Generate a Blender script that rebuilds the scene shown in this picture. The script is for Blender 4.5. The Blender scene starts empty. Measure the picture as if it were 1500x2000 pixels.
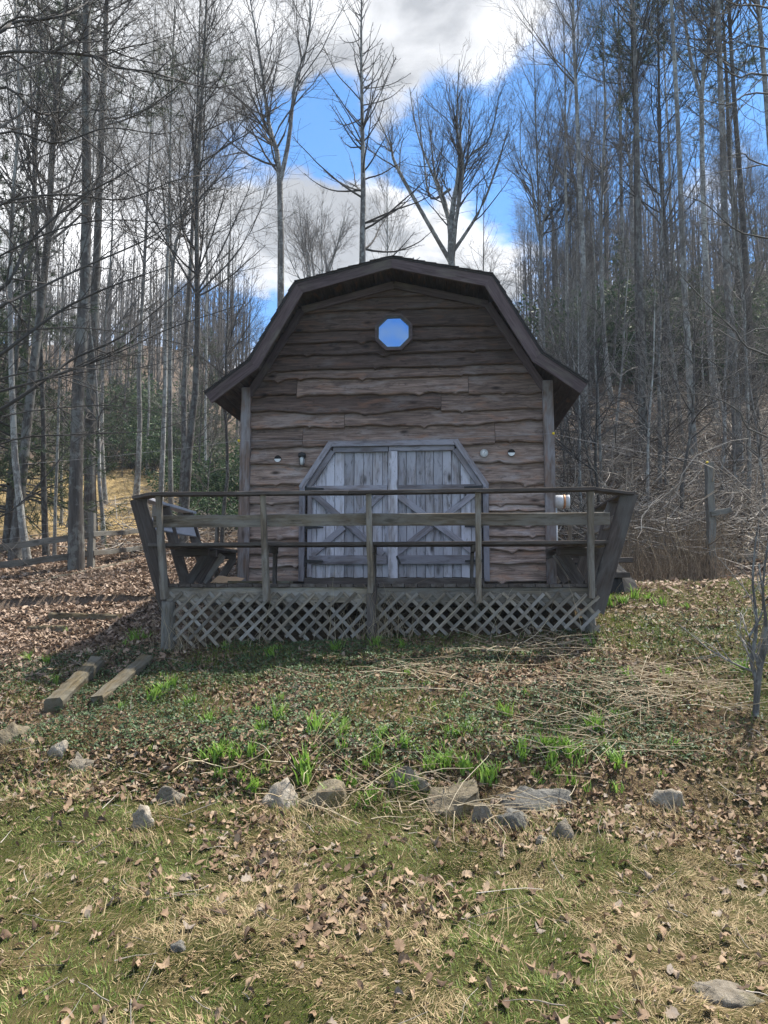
import bpy, bmesh, math, random
import numpy as np
from mathutils import Matrix, Vector
R = math.radians
random.seed(7); RNG = np.random.default_rng(11)
sc = bpy.context.scene; COL = sc.collection

# ---------------------------------------------------------------- camera
F = 1444.0; PITCH = math.atan(140 / F); EYE = 1.6
cam = bpy.data.cameras.new('camera'); camo = bpy.data.objects.new('camera', cam); COL.objects.link(camo)
cam.sensor_fit = 'VERTICAL'; cam.sensor_height = 36; cam.lens = 36 * F / 2000
cam.clip_start = .05; cam.clip_end = 2000
camo.location = (0, 0, EYE); camo.rotation_euler = (math.pi / 2 + PITCH, 0, 0)
sc.camera = camo

def ray(px, py):
    a = (px - 750) / F; b = (1000 - py) / F
    return np.array([a, math.cos(PITCH) - b * math.sin(PITCH), math.sin(PITCH) + b * math.cos(PITCH)])
def at(px, py, d):                       # point on a pixel's ray at ground distance d (world y)
    r = ray(px, py); r = r / r[1] * d
    return np.array([r[0], r[1], r[2] + EYE])

# ---------------------------------------------------------------- light
SUN_AZ = R(48); SUN_EL = R(60)           # azimuth from +Y towards +X
sun = bpy.data.lights.new('sun', 'SUN'); suno = bpy.data.objects.new('sun', sun); COL.objects.link(suno)
sun.energy = 2.6; sun.angle = R(1.5); sun.color = (1, .93, .82)
sd = Vector((math.sin(SUN_AZ) * math.cos(SUN_EL), math.cos(SUN_AZ) * math.cos(SUN_EL), math.sin(SUN_EL)))
suno.rotation_euler = sd.to_track_quat('Z', 'Y').to_euler(); suno.location = (10, 10, 40)

w = bpy.data.worlds.new('World'); sc.world = w; w.use_nodes = True
nt = w.node_tree; N = nt.nodes; L = nt.links; N.clear()
def wn(t, **k):
    n = N.new(t)
    for a, b in k.items(): setattr(n, a, b)
    return n
def wmath(op, a, b=None, c=None):
    n = wn('ShaderNodeMath', operation=op)
    for i, v in enumerate((a, b, c)):
        if v is None: continue
        if isinstance(v, (int, float)): n.inputs[i].default_value = v
        else: L.new(v, n.inputs[i])
    return n.outputs[0]
sky = wn('ShaderNodeTexSky', sky_type='NISHITA', sun_disc=False, sun_elevation=SUN_EL, sun_rotation=SUN_AZ,
         altitude=600, air_density=1.0, dust_density=.25, ozone_density=1.5)
tc = wn('ShaderNodeTexCoord'); sep = wn('ShaderNodeSeparateXYZ'); L.new(tc.outputs['Generated'], sep.inputs[0])
zz = wmath('ADD', wmath('MAXIMUM', sep.outputs[2], 0), .22)
cmb = wn('ShaderNodeCombineXYZ')
L.new(wmath('DIVIDE', sep.outputs[0], zz), cmb.inputs[0]); L.new(wmath('DIVIDE', sep.outputs[1], zz), cmb.inputs[1])
def wnoise(scale, detail, rough, off=(0, 0, 0)):
    m = wn('ShaderNodeMapping'); L.new(cmb.outputs[0], m.inputs[0]); m.inputs['Location'].default_value = off
    n = wn('ShaderNodeTexNoise'); L.new(m.outputs[0], n.inputs[0])
    n.inputs['Scale'].default_value = scale; n.inputs['Detail'].default_value = detail; n.inputs['Roughness'].default_value = rough
    n.inputs['Distortion'].default_value = .3
    return n.outputs[0]
n1 = wnoise(2.6, 9, .6, (3.1, 1.7, 0)); n2 = wnoise(1.6, 6, .55, (9.2, 4.4, 0)); n3 = wnoise(7, 8, .6, (1, 8, 0))
den = wmath('ADD', wmath('MULTIPLY', n1, .8), wmath('MULTIPLY', n3, .5))
den = wmath('ADD', den, wmath('MULTIPLY', wnoise(19, 6, .65, (4, 2, 0)), .2))
def blob(px, py, cosr, amp):             # a cumulus (or a gap between them) in the direction the photo shows it
    global den
    d = Vector(ray(px, py)).normalized()
    vm = wn('ShaderNodeVectorMath', operation='DOT_PRODUCT'); L.new(tc.outputs['Generated'], vm.inputs[0]); vm.inputs[1].default_value = d
    mr = wn('ShaderNodeMapRange', interpolation_type='SMOOTHSTEP'); L.new(vm.outputs['Value'], mr.inputs[0])
    mr.inputs[1].default_value = math.cos(R(cosr)); mr.inputs[2].default_value = math.cos(R(cosr * .15))
    mr.inputs[3].default_value = 0; mr.inputs[4].default_value = amp * .8
    den = wmath('ADD', den, mr.outputs[0])
for b in ((900, 60, 10, .3), (1040, 90, 7, .25), (700, 60, 8, .25), (480, 40, 8, .22), (430, 150, 7, .15), (640, 420, 8, .25), (820, 430, 7, .2), (480, 420, 7, .2), (960, 480, 6, .2),
          (120, 330, 13, .2), (220, 480, 9, .2), (330, 380, 7, .15), (60, 60, 10, .15), (250, 90, 9, .15), (690, 240, 3, .14), (1330, 380, 6, .1), (520, 180, 5, .1),
          (760, 230, 7, -.3), (620, 230, 5, -.25), (960, 290, 8, -.3), (480, 270, 5, -.22), (560, 270, 6, -.2), (310, 290, 6, -.26), (250, 450, 4, -.2), (1250, 120, 11, -.32), (1100, 330, 9, -.3), (1400, 300, 10, -.2), (90, 190, 8, -.12), (380, 520, 8, -.12)):
    blob(*b)
mask = wn('ShaderNodeMapRange', interpolation_type='SMOOTHSTEP'); L.new(den, mask.inputs[0])
mask.inputs[1].default_value = .66; mask.inputs[2].default_value = .86
dens0 = den; den = wmath('ADD', wmath('MULTIPLY', n2, .8), wmath('MULTIPLY', n3, .3))
blob(900, 40, 9, .07); blob(640, 470, 5, .03)                # thick grey bases of the two big clouds
cr = wn('ShaderNodeValToRGB'); L.new(den, cr.inputs[0])
cr.color_ramp.elements[0].position = .42; cr.color_ramp.elements[0].color = (4.4, 4.4, 4.45, 1)
cr.color_ramp.elements[1].position = .63; cr.color_ramp.elements[1].color = (1.2, 1.25, 1.33, 1)
tint = wn('ShaderNodeMix', data_type='RGBA', blend_type='MULTIPLY'); tint.inputs[0].default_value = 1
L.new(sky.outputs[0], tint.inputs[6]); tint.inputs[7].default_value = (.2, .39, .52, 1)
mx = wn('ShaderNodeMix', data_type='RGBA'); L.new(mask.outputs[0], mx.inputs[0]); L.new(tint.outputs[2], mx.inputs[6]); L.new(cr.outputs[0], mx.inputs[7])
bg = wn('ShaderNodeBackground'); bg.inputs[1].default_value = .1; L.new(mx.outputs[2], bg.inputs[0])
wo = wn('ShaderNodeOutputWorld'); L.new(bg.outputs[0], wo.inputs[0])
vs = sc.view_settings; vs.view_transform = 'Standard'; vs.look = 'None'; vs.gamma = 1; vs.use_curve_mapping = False; vs.exposure = 2.25
sc.cycles.max_bounces = 4; sc.cycles.diffuse_bounces = 2; sc.cycles.glossy_bounces = 2; sc.cycles.transparent_max_bounces = 4

# ---------------------------------------------------------------- materials
class Mat:
    def __init__(s, name, rough=.85, spec=.3):
        s.m = bpy.data.materials.new(name); s.m.use_nodes = True; s.t = s.m.node_tree
        s.b = s.t.nodes['Principled BSDF']; s.b.inputs['Roughness'].default_value = rough; s.b.inputs['Specular IOR Level'].default_value = spec
    def n(s, t, **k):
        n = s.t.nodes.new(t)
        for a, b in k.items(): setattr(n, a, b)
        return n
    def l(s, a, b): s.t.links.new(a, b)
    def math(s, op, a, b=None):
        n = s.n('ShaderNodeMath', operation=op)
        for i, v in enumerate((a, b)):
            if v is None: continue
            if isinstance(v, (int, float)): n.inputs[i].default_value = v
            else: s.l(v, n.inputs[i])
        return n.outputs[0]
    def noise(s, vec, scale, detail=5, rough=.6, dist=0):
        n = s.n('ShaderNodeTexNoise'); s.l(vec, n.inputs[0]); n.inputs['Scale'].default_value = scale
        n.inputs['Detail'].default_value = detail; n.inputs['Roughness'].default_value = rough; n.inputs['Distortion'].default_value = dist
        return n.outputs[0]
    def scale(s, vec, sc_, off=None):
        m = s.n('ShaderNodeMapping'); s.l(vec, m.inputs[0]); m.inputs['Scale'].default_value = sc_
        if off is not None: s.l(off, m.inputs['Location'])
        return m.outputs[0]
    def ramp(s, fac, stops):
        r = s.n('ShaderNodeValToRGB'); s.l(fac, r.inputs[0]); e = r.color_ramp.elements
        while len(e) < len(stops): e.new(.5)
        for q, (p, c) in zip(e, stops): q.position = p; q.color = (*c, 1)
        return r.outputs[0]
    def mix(s, fac, a, b, mode='MIX'):
        m = s.n('ShaderNodeMix', data_type='RGBA', blend_type=mode)
        for i, v in ((0, fac), (6, a), (7, b)):
            if isinstance(v, (int, float)): m.inputs[i].default_value = v
            elif isinstance(v, tuple): m.inputs[i].default_value = (*v, 1)
            else: s.l(v, m.inputs[i])
        return m.outputs[2]
    def color(s, c): s.l(c, s.b.inputs['Base Color'])
    def bump(s, h, strength=.4, dist=.01):
        b = s.n('ShaderNodeBump'); b.inputs['Strength'].default_value = strength; b.inputs['Distance'].default_value = dist
        s.l(h, b.inputs['Height']); s.l(b.outputs[0], s.b.inputs['Normal'])

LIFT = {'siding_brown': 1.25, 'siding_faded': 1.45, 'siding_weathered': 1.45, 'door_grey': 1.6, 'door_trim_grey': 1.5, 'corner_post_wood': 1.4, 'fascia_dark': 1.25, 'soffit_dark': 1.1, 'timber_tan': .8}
def wood(name, dark, mid, lite, grey=(.26, .26, .28), greyamt=.5, knots=True, red=None, var=.4, stain=0.):
    """weathered plank; grain runs along the object's own X axis"""
    k_ = LIFT.get(name, 1.2); dark, mid, lite, grey = [tuple(min(.75, q * k_) for q in c_) for c_ in (dark, mid, lite, grey)]
    if red: red = tuple(q * k_ for q in red)
    s = Mat(name, .86, .25)
    tc = s.n('ShaderNodeTexCoord'); oi = s.n('ShaderNodeObjectInfo')
    off = s.n('ShaderNodeCombineXYZ')
    for i, k in enumerate((37., 91., 53.)): s.l(s.math('MULTIPLY', oi.outputs['Random'], k), off.inputs[i])
    add = s.n('ShaderNodeVectorMath', operation='ADD'); s.l(tc.outputs['Object'], add.inputs[0]); s.l(off.outputs[0], add.inputs[1])
    v = add.outputs[0]
    g1 = s.noise(s.scale(v, (1.1, 16, 16)), 1.6, 6, .65, 1.2)
    g2 = s.noise(s.scale(v, (4, 110, 110)), 1.5, 4, .6)
    bl = s.noise(s.scale(v, (1.0, 3.5, 3.5)), 1.9, 5, .6, .4)
    c = s.ramp(g1, [(.28, dark), (.5, mid), (.72, lite)])
    c = s.mix(s.math('MULTIPLY', s.math('SUBTRACT', g2, .35), .9), c, dark)
    gm = s.n('ShaderNodeMapRange'); s.l(bl, gm.inputs[0]); gm.inputs[1].default_value = .62 - .3 * greyamt; gm.inputs[2].default_value = .8 - .3 * greyamt
    gm.inputs[4].default_value = .85
    c = s.mix(gm.outputs[0], c, s.mix(g2, tuple(q * .75 for q in grey), tuple(q * 1.25 for q in grey)))
    if red:
        rm = s.n('ShaderNodeMapRange'); s.l(s.noise(s.scale(v, (1.3, 5, 5)), 2.3, 3, .5, .6), rm.inputs[0]); rm.inputs[1].default_value = .56; rm.inputs[2].default_value = .72; rm.inputs[4].default_value = .6
        c = s.mix(rm.outputs[0], c, red)
    h = s.math('ADD', g1, s.math('MULTIPLY', g2, .6))
    if knots:
        vo = s.n('ShaderNodeTexVoronoi'); s.l(s.scale(v, (1.0, 2.4, 2.4)), vo.inputs[0]); vo.inputs['Scale'].default_value = 1.9
        km = s.n('ShaderNodeMapRange'); s.l(vo.outputs['Distance'], km.inputs[0]); km.inputs[1].default_value = .05; km.inputs[2].default_value = .17; km.inputs[3].default_value = .95; km.inputs[4].default_value = 0
        c = s.mix(km.outputs[0], c, tuple(q * .45 for q in dark))
    if stain:
        st = s.n('ShaderNodeMapRange'); s.l(s.noise(s.scale(v, (2.2, 9, 9)), 2.0, 6, .7, .8), st.inputs[0]); st.inputs[1].default_value = .54; st.inputs[2].default_value = .68; st.inputs[4].default_value = stain
        c = s.mix(st.outputs[0], c, tuple(q * .8 for q in dark))
    hs = s.n('ShaderNodeHueSaturation'); s.l(c, hs.inputs['Color']); s.l(s.math('ADD', 1 - var / 2, s.math('MULTIPLY', oi.outputs['Random'], var)), hs.inputs['Value'])
    s.color(hs.outputs[0]); s.bump(h, .55, .006)
    return s.m
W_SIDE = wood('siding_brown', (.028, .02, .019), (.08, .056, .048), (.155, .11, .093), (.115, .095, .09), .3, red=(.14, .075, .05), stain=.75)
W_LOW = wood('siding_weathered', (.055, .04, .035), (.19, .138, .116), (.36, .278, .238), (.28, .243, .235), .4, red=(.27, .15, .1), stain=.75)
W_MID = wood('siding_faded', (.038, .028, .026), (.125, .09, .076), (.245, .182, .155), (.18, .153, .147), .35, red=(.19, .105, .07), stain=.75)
W_POST = wood('corner_post_wood', (.045, .034, .03), (.12, .09, .078), (.2, .16, .145), (.19, .185, .2), .6, red=(.15, .075, .045))
W_DOOR = wood('door_grey', (.06, .052, .05), (.22, .205, .218), (.36, .345, .375), (.31, .31, .355), .75, var=.6, stain=.75)
W_DTRIM = wood('door_trim_grey', (.04, .034, .036), (.13, .115, .122), (.22, .203, .222), (.19, .187, .217), .75, var=.5, stain=.5)
W_DARK = wood('fascia_dark', (.035, .026, .028), (.075, .056, .06), (.115, .09, .095), (.11, .1, .085), .35, knots=False)
W_CAP = wood('rail_cap_dark', (.03, .024, .022), (.06, .05, .046), (.1, .085, .08), (.12, .11, .105), .4, knots=False)
W_RAIL = wood('rail_weathered', (.045, .036, .028), (.14, .115, .09), (.25, .215, .168), (.2, .19, .178), .6, stain=.6)
W_LEAN = wood('support_brown', (.03, .024, .022), (.065, .052, .048), (.105, .088, .08), (.095, .09, .087), .5)
W_LATT = wood('lattice_grey', (.05, .042, .033), (.165, .142, .115), (.3, .26, .205), (.2, .195, .188), .6, knots=False, var=.7, stain=.6)
W_SKYLIT = wood('slat_skylit', (.12, .12, .13), (.3, .31, .34), (.45, .46, .5), (.42, .43, .48), .9, knots=False)  # light on the left bench boards put into a paler blue-grey wood colour
W_TIMBER = wood('timber_tan', (.045, .034, .02), (.125, .098, .055), (.23, .185, .105), (.16, .15, .12), .7)
W_FENCE = wood('fence_grey', (.05, .043, .036), (.115, .105, .09), (.19, .175, .157), (.16, .16, .15), .8, stain=.6)
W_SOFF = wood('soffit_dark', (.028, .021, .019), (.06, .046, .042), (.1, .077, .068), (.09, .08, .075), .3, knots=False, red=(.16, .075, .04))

def plain(name, col, rough=.6, metal=0, var=.25, sc_=30):
    s = Mat(name, rough, .4); tc = s.n('ShaderNodeTexCoord')
    n = s.noise(tc.outputs['Object'], sc_, 5, .65)
    s.color(s.ramp(n, [(.3, tuple(q * (1 - var) for q in col)), (.7, tuple(q * (1 + var) for q in col))]))
    s.b.inputs['Metallic'].default_value = metal; s.bump(n, .2, .002)
    return s.m
M_IRON = plain('black_iron', (.03, .03, .034), .5, .4)
M_GLASSW = plain('white_glass', (.6, .63, .66), .15)
M_WHITE = plain('white_enamel', (.7, .71, .72), .35, 0, .08)
M_GREYPL = plain('grey_plastic', (.5, .5, .5), .4, 0, .1)
M_YELLOW = plain('yellow_plastic', (.75, .55, .02), .4, 0, .1)
M_CARD = plain('cardboard', (.5, .33, .2), .9, 0, .12, 8)
M_BLACK = plain('black_tarp', (.012, .012, .013), .9, 0, .5, 6)
M_SHING = plain('shingle_grey', (.045, .042, .045), .9, 0, .5, 60)
M_FRAME = plain('window_frame_grey', (.07, .07, .07), .6, 0, .3, 20)
M_COPPER = plain('copper_band', (.5, .25, .13), .45, .3)
M_WIRE = plain('galvanised_wire', (.28, .28, .29), .8, 0)
M_WHPLASTIC = plain('pipe_white', (.62, .64, .68), .4, 0, .1)
M_PAINT = plain('sidewall_grey', (.24, .23, .24), .9, 0, .3, 4)
sg = Mat('window_glass', .02, 1.0); sg.b.inputs['Base Color'].default_value = (.34, .52, .78, 1); sg.b.inputs['Metallic'].default_value = .92; sg.b.inputs['Roughness'].default_value = .03  # blue of a reflected sky put into the pane's base colour
M_PANE = sg.m

def bark(name, a, b, lichen=(.33, .36, .33), la=.35):
    s = Mat(name, .92, .15); tc = s.n('ShaderNodeTexCoord'); oi = s.n('ShaderNodeObjectInfo'); v = tc.outputs['Object']
    g = s.noise(s.scale(v, (9, 9, 1.6)), 2.2, 7, .7, .6); p = s.noise(s.scale(v, (2, 2, .8)), 2.0, 5, .65); p2 = s.noise(v, 9, 4, .6)
    c = s.ramp(g, [(.3, a), (.68, b)])
    mr = s.n('ShaderNodeMapRange'); s.l(s.math('ADD', s.math('MULTIPLY', p, .6), s.math('MULTIPLY', p2, .4)), mr.inputs[0]); mr.inputs[1].default_value = .49; mr.inputs[2].default_value = .54; mr.inputs[4].default_value = la + .25
    c = s.mix(mr.outputs[0], c, lichen)
    hs = s.n('ShaderNodeHueSaturation'); s.l(c, hs.inputs['Color']); s.l(s.math('ADD', .7, s.math('MULTIPLY', oi.outputs['Random'], .6)), hs.inputs['Value'])
    s.color(hs.outputs[0]); s.bump(g, .8, .03)
    return s.m
B_GREY = bark('bark_grey', (.075, .072, .07), (.22, .215, .21), (.36, .375, .365), .45)
B_DARK = bark('bark_dark', (.04, .037, .035), (.115, .108, .103), (.21, .22, .21), .3)
B_PALE = bark('bark_pale', (.11, .107, .103), (.28, .275, .265), (.4, .415, .4), .5)
def twigmat(name, c):
    s = Mat(name, .9, .15); oi = s.n('ShaderNodeObjectInfo'); g = s.n('ShaderNodeNewGeometry')
    f = s.math('ADD', s.math('MULTIPLY', oi.outputs['Random'], .4), s.math('MULTIPLY', g.outputs['Random Per Island'], .6))
    s.color(s.ramp(f, [(0, tuple(q * .6 for q in c)), (1, tuple(q * 1.45 for q in c))]))
    return s.m
T_GREY = twigmat('twig_grey', (.12, .114, .11)); T_DARK = twigmat('twig_dark', (.07, .066, .064)); T_PALE = twigmat('twig_pale', (.21, .2, .187))
def leafmat(name, stops, rough=.7, trans=.25, spec=.3):
    s = Mat(name, rough, spec); g = s.n('ShaderNodeNewGeometry'); tc = s.n('ShaderNodeTexCoord')
    n = s.noise(tc.outputs['Object'], 30, 3)
    f = s.math('ADD', s.math('MULTIPLY', g.outputs['Random Per Island'], .85), s.math('MULTIPLY', n, .15))
    c = s.ramp(f, stops); s.color(c)
    if trans:
        tr = s.n('ShaderNodeBsdfTranslucent'); s.l(c, tr.inputs[0]); ms = s.n('ShaderNodeMixShader'); ms.inputs[0].default_value = trans
        s.l(s.b.outputs[0], ms.inputs[1]); s.l(tr.outputs[0], ms.inputs[2]); s.l(ms.outputs[0], s.t.nodes['Material Output'].inputs[0])
    return s.m
LEAF_BROWN = leafmat('dead_leaf', [(0, (.05, .034, .024)), (.3, (.14, .088, .055)), (.55, (.22, .15, .095)), (.75, (.3, .22, .145)), (.9, (.19, .16, .135)), (1, (.42, .34, .25))], .75, .1)
LEAF_RED = leafmat('dead_leaf_red', [(0, (.1, .068, .05)), (.35, (.23, .16, .115)), (.7, (.34, .25, .19)), (1, (.46, .37, .29))], .75, .1)
GRASS_G = leafmat('grass_green', [(0, (.045, .075, .01)), (.5, (.1, .155, .022)), (.85, (.18, .24, .045)), (1, (.32, .3, .1))], .6, .3)
GRASS_D = leafmat('grass_dry', [(0, (.15, .105, .055)), (.5, (.32, .24, .13)), (1, (.5, .41, .25))], .7, .25)
LILY = leafmat('shoot_green', [(0, (.1, .2, .03)), (.6, (.19, .34, .05)), (1, (.32, .46, .11))], .5, .35)
IVY = leafmat('ivy_green', [(0, (.025, .05, .02)), (.5, (.05, .09, .038)), (.85, (.09, .14, .06)), (1, (.17, .2, .1))], .55, .1, .25)
RHODO = leafmat('rhododendron_leaf', [(0, (.014, .035, .017)), (.5, (.035, .075, .035)), (.85, (.08, .13, .06)), (1, (.16, .18, .07))], .6, .2, .2)
NEEDLE = leafmat('pine_needle', [(0, (.018, .04, .018)), (.6, (.045, .08, .035)), (1, (.09, .12, .05))], .6, .2)
STRAW = leafmat('dry_stalk', [(0, (.17, .12, .075)), (.5, (.36, .29, .19)), (1, (.52, .45, .33))], .7, 0)
WEED = leafmat('dry_weed', [(0, (.09, .065, .045)), (.5, (.2, .15, .105)), (1, (.34, .27, .19))], .8, 0)
STICK = leafmat('fallen_stick', [(0, (.07, .06, .052)), (.45, (.19, .168, .148)), (1, (.48, .44, .39))], .85, 0)

# ---------------------------------------------------------------- noise + terrain
_tab = np.random.default_rng(3).random((256, 256))
def vnoise(x, y):
    x = np.asarray(x, float); y = np.asarray(y, float)
    xi = np.floor(x).astype(int); yi = np.floor(y).astype(int); fx = x - xi; fy = y - yi
    fx = fx * fx * (3 - 2 * fx); fy = fy * fy * (3 - 2 * fy)
    g = lambda a, b: _tab[a % 256, b % 256]
    return (g(xi, yi) * (1 - fx) + g(xi + 1, yi) * fx) * (1 - fy) + (g(xi, yi + 1) * (1 - fx) + g(xi + 1, yi + 1) * fx) * fy
def fbm(x, y, o=4):
    s = 0; a = .5; t = 0
    for i in range(o): s = s + a * vnoise(np.asarray(x) * 2 ** i + 17 * i, np.asarray(y) * 2 ** i + 31 * i); t += a; a *= .5
    return s / t
NEAR_Y = [-40, -8, 0, 2.8, 4.1, 4.85, 5.35, 6.5, 8.3, 9.5, 11.]
NEAR_Z = [-1.5, -.3, 0, .03, .1, .2, .44, .68, 1.02, 1.18, 1.42]
FD = [11, 14, 18, 22, 28, 45, 70, 110, 400]
FL = [.0, .03, .07, .1, .135, .235, .33, .3, .1]
FC = [.0, .02, .05, .08, .115, .17, .22, .2, .1]
FR = [.0, .055, .15, .22, .29, .36, .41, .36, .12]
def ground(x, y):
    x = np.asarray(x, float); y = np.asarray(y, float)
    yy = y - np.clip(-x, 0, 6) * .2 + .05 * np.clip(x, 0, 5)
    zn = np.interp(yy, NEAR_Y, NEAR_Z)
    side = np.clip(x, -6, 6) * .045 * np.clip((y - 5.5) / 2, 0, 1)
    zn = zn + np.where(y < 11, side, 0)
    d = np.maximum(y, 11); u = x / d
    l = np.interp(d, FD, FL); c = np.interp(d, FD, FC); r = np.interp(d, FD, FR)
    wl = np.clip((-u - .05) / .25, 0, 1); wr = np.clip((u - .1) / .2, 0, 1)
    e = l * wl + r * wr + c * (1 - wl - wr)
    zf = EYE + e * d
    t = np.clip((y - 9.) / 4.5, 0, 1); t = t * t * (3 - 2 * t)
    z = zn * (1 - t) + zf * t
    amp = np.clip((y - 12) / 20, 0, 1) * .5
    z = z + (fbm(x * .25 + 40, y * .25) - .5) * amp * 2 + (fbm(x * 1.4, y * 1.4) - .5) * .13 + (fbm(x * 6, y * 6, 3) - .5) * .05
    return z
def gz(x, y): return float(ground(x, y))
def gp(px, py, dmin=2., dmax=60):
    """where a pixel's ray meets the ground"""
    r = ray(px, py); r = r / r[1]
    d = np.linspace(dmin, dmax, 3000)
    h = EYE + r[2] * d - ground(r[0] * d, d)
    i = np.argmax(h < 0)
    if h[i] >= 0: i = len(d) - 1
    return np.array([r[0] * d[i], d[i], gz(r[0] * d[i], d[i])])

# ---------------------------------------------------------------- object helpers
FR_ = {}
def tag(o, label=None, cat=None, group=None, kind=None):
    if label: o['label'] = label
    if cat: o['category'] = cat
    if group: o['group'] = group
    if kind: o['kind'] = kind
    return o
def link(name, me, parent=None, M=None):
    o = bpy.data.objects.new(name, me); COL.objects.link(o)
    M = M or Matrix()
    if parent is not None:
        o.parent = parent
        PM = FR_.get(parent.name)
        o.matrix_basis = (PM.inverted() @ M) if PM is not None else M
        FR_[o.name] = M
    else: o.matrix_basis = M
    return o
def root(name, loc=(0, 0, 0), rz=0, label=None, cat=None, group=None):
    o = bpy.data.objects.new(name, None); COL.objects.link(o); o.empty_display_size = .2
    o.location = loc; o.rotation_euler = (0, 0, rz)
    return tag(o, label, cat, group)
def mesh(name, V, Fc, mat, smooth=False):
    me = bpy.data.meshes.new(name); me.from_pydata([tuple(map(float, v)) for v in V], [], Fc); me.materials.append(mat)
    if smooth: me.polygons.foreach_set('use_smooth', [True] * len(me.polygons))
    me.update(); return me
def bigmesh(name, V, Fa, mat, smooth=False):
    """V (n,3), Fa list of (m,k) index arrays"""
    me = bpy.data.meshes.new(name); V = np.asarray(V, np.float32)
    me.vertices.add(len(V)); me.vertices.foreach_set('co', V.ravel())
    if not isinstance(Fa, list): Fa = [Fa]
    idx = np.concatenate([f.ravel() for f in Fa]).astype(np.int32)
    tot = np.concatenate([np.full(len(f), f.shape[1], np.int32) for f in Fa]); st = np.concatenate([[0], np.cumsum(tot)[:-1]]).astype(np.int32)
    me.loops.add(len(idx)); me.loops.foreach_set('vertex_index', idx)
    me.polygons.add(len(tot)); me.polygons.foreach_set('loop_start', st); me.polygons.foreach_set('loop_total', tot)
    if smooth: me.polygons.foreach_set('use_smooth', np.ones(len(tot), bool))
    me.materials.append(mat); me.update(calc_edges=True); me.validate(); return me
def axes(p0, p1, up):
    x = (Vector(p1) - Vector(p0)); ln = x.length; x.normalize(); u = Vector(up)
    y = u.cross(x)
    if y.length < 1e-5: y = Vector((0, 1, 0)).cross(x)
    y.normalize(); z = x.cross(y)
    M = Matrix((x, y, z)).transposed().to_4x4(); M.translation = (Vector(p0) + Vector(p1)) / 2
    return M, ln
def beam(name, p0, p1, wy, wz, mat, parent=None, up=(0, 0, 1), wob=.004, ch=.005, seg=5, twist=0, base=None):
    """sawn timber from p0 to p1: local X along it, wy across, wz along 'up'"""
    M, ln = axes(p0, p1, up); V = []; Fc = []
    ch = min(ch, wy * .25, wz * .25); rg = random.Random((round(ln * 1000) * 31 + round(p0[0] * 999) * 17 + round(p0[2] * 777) * 7 + round(p0[1] * 555)) & 0xffff)
    prof = [(-wy / 2 + ch, -wz / 2), (wy / 2 - ch, -wz / 2), (wy / 2, -wz / 2 + ch), (wy / 2, wz / 2 - ch), (wy / 2 - ch, wz / 2), (-wy / 2 + ch, wz / 2), (-wy / 2, wz / 2 - ch), (-wy / 2, -wz / 2 + ch)]
    for i in range(seg + 1):
        t = i / seg; dy = rg.uniform(-wob, wob); dz = rg.uniform(-wob, wob); a = twist * (t - .5); s = 1 + rg.uniform(-.02, .02)
        for y, z in prof:
            y2 = y * math.cos(a) - z * math.sin(a); z2 = y * math.sin(a) + z * math.cos(a)
            V.append((-ln / 2 + ln * t, y2 * s + dy, z2 * s + dz))
    for i in range(seg):
        for j in range(8):
            k = (j + 1) % 8; Fc.append((i * 8 + j, (i + 1) * 8 + j, (i + 1) * 8 + k, i * 8 + k))
    Fc.append(tuple(range(8))); Fc.append(tuple(seg * 8 + j for j in reversed(range(8))))
    if base is not None: M = base @ M
    return link(name, mesh(name, V, [f[::-1] for f in Fc], mat), parent, M)
def board(name, pts, y0, y1, mat, parent, ang=0., bev=.004):
    """flat board: polygon in the XZ plane (front at y0, back at y1); grain along ang"""
    ca, sa = math.cos(ang), math.sin(ang); cx = sum(p[0] for p in pts) / len(pts); cz = sum(p[1] for p in pts) / len(pts)
    M = Matrix(((ca, 0, -sa, cx), (0, 1, 0, (y0 + y1) / 2), (sa, 0, ca, cz), (0, 0, 0, 1))); Mi = M.inverted()
    area = sum(pts[i][0] * pts[(i + 1) % len(pts)][1] - pts[(i + 1) % len(pts)][0] * pts[i][1] for i in range(len(pts)))
    if area < 0: pts = pts[::-1]
    n = len(pts)
    V = [Mi @ Vector((p[0], y0, p[1])) for p in pts] + [Mi @ Vector((p[0], y1, p[1])) for p in pts]
    Fc = [tuple(range(n)), tuple(n + i for i in reversed(range(n)))] + [(i, n + i, n + (i + 1) % n, (i + 1) % n) for i in range(n)]
    me = mesh(name, V, Fc, mat)
    if bev:
        bm = bmesh.new(); bm.from_mesh(me); bmesh.ops.recalc_face_normals(bm, faces=bm.faces)
        bmesh.ops.bevel(bm, geom=bm.edges[:], offset=bev, segments=1, affect='EDGES', clamp_overlap=True); bm.to_mesh(me); bm.free()
    return link(name, me, parent, M)
def strip(a, b, wd):
    """quad of width wd along the segment a-b (2D)"""
    dx, dz = b[0] - a[0], b[1] - a[1]; l = math.hypot(dx, dz); nx, nz = -dz / l * wd / 2, dx / l * wd / 2
    return [(a[0] + nx, a[1] + nz), (b[0] + nx, b[1] + nz), (b[0] - nx, b[1] - nz), (a[0] - nx, a[1] - nz)]
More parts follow.
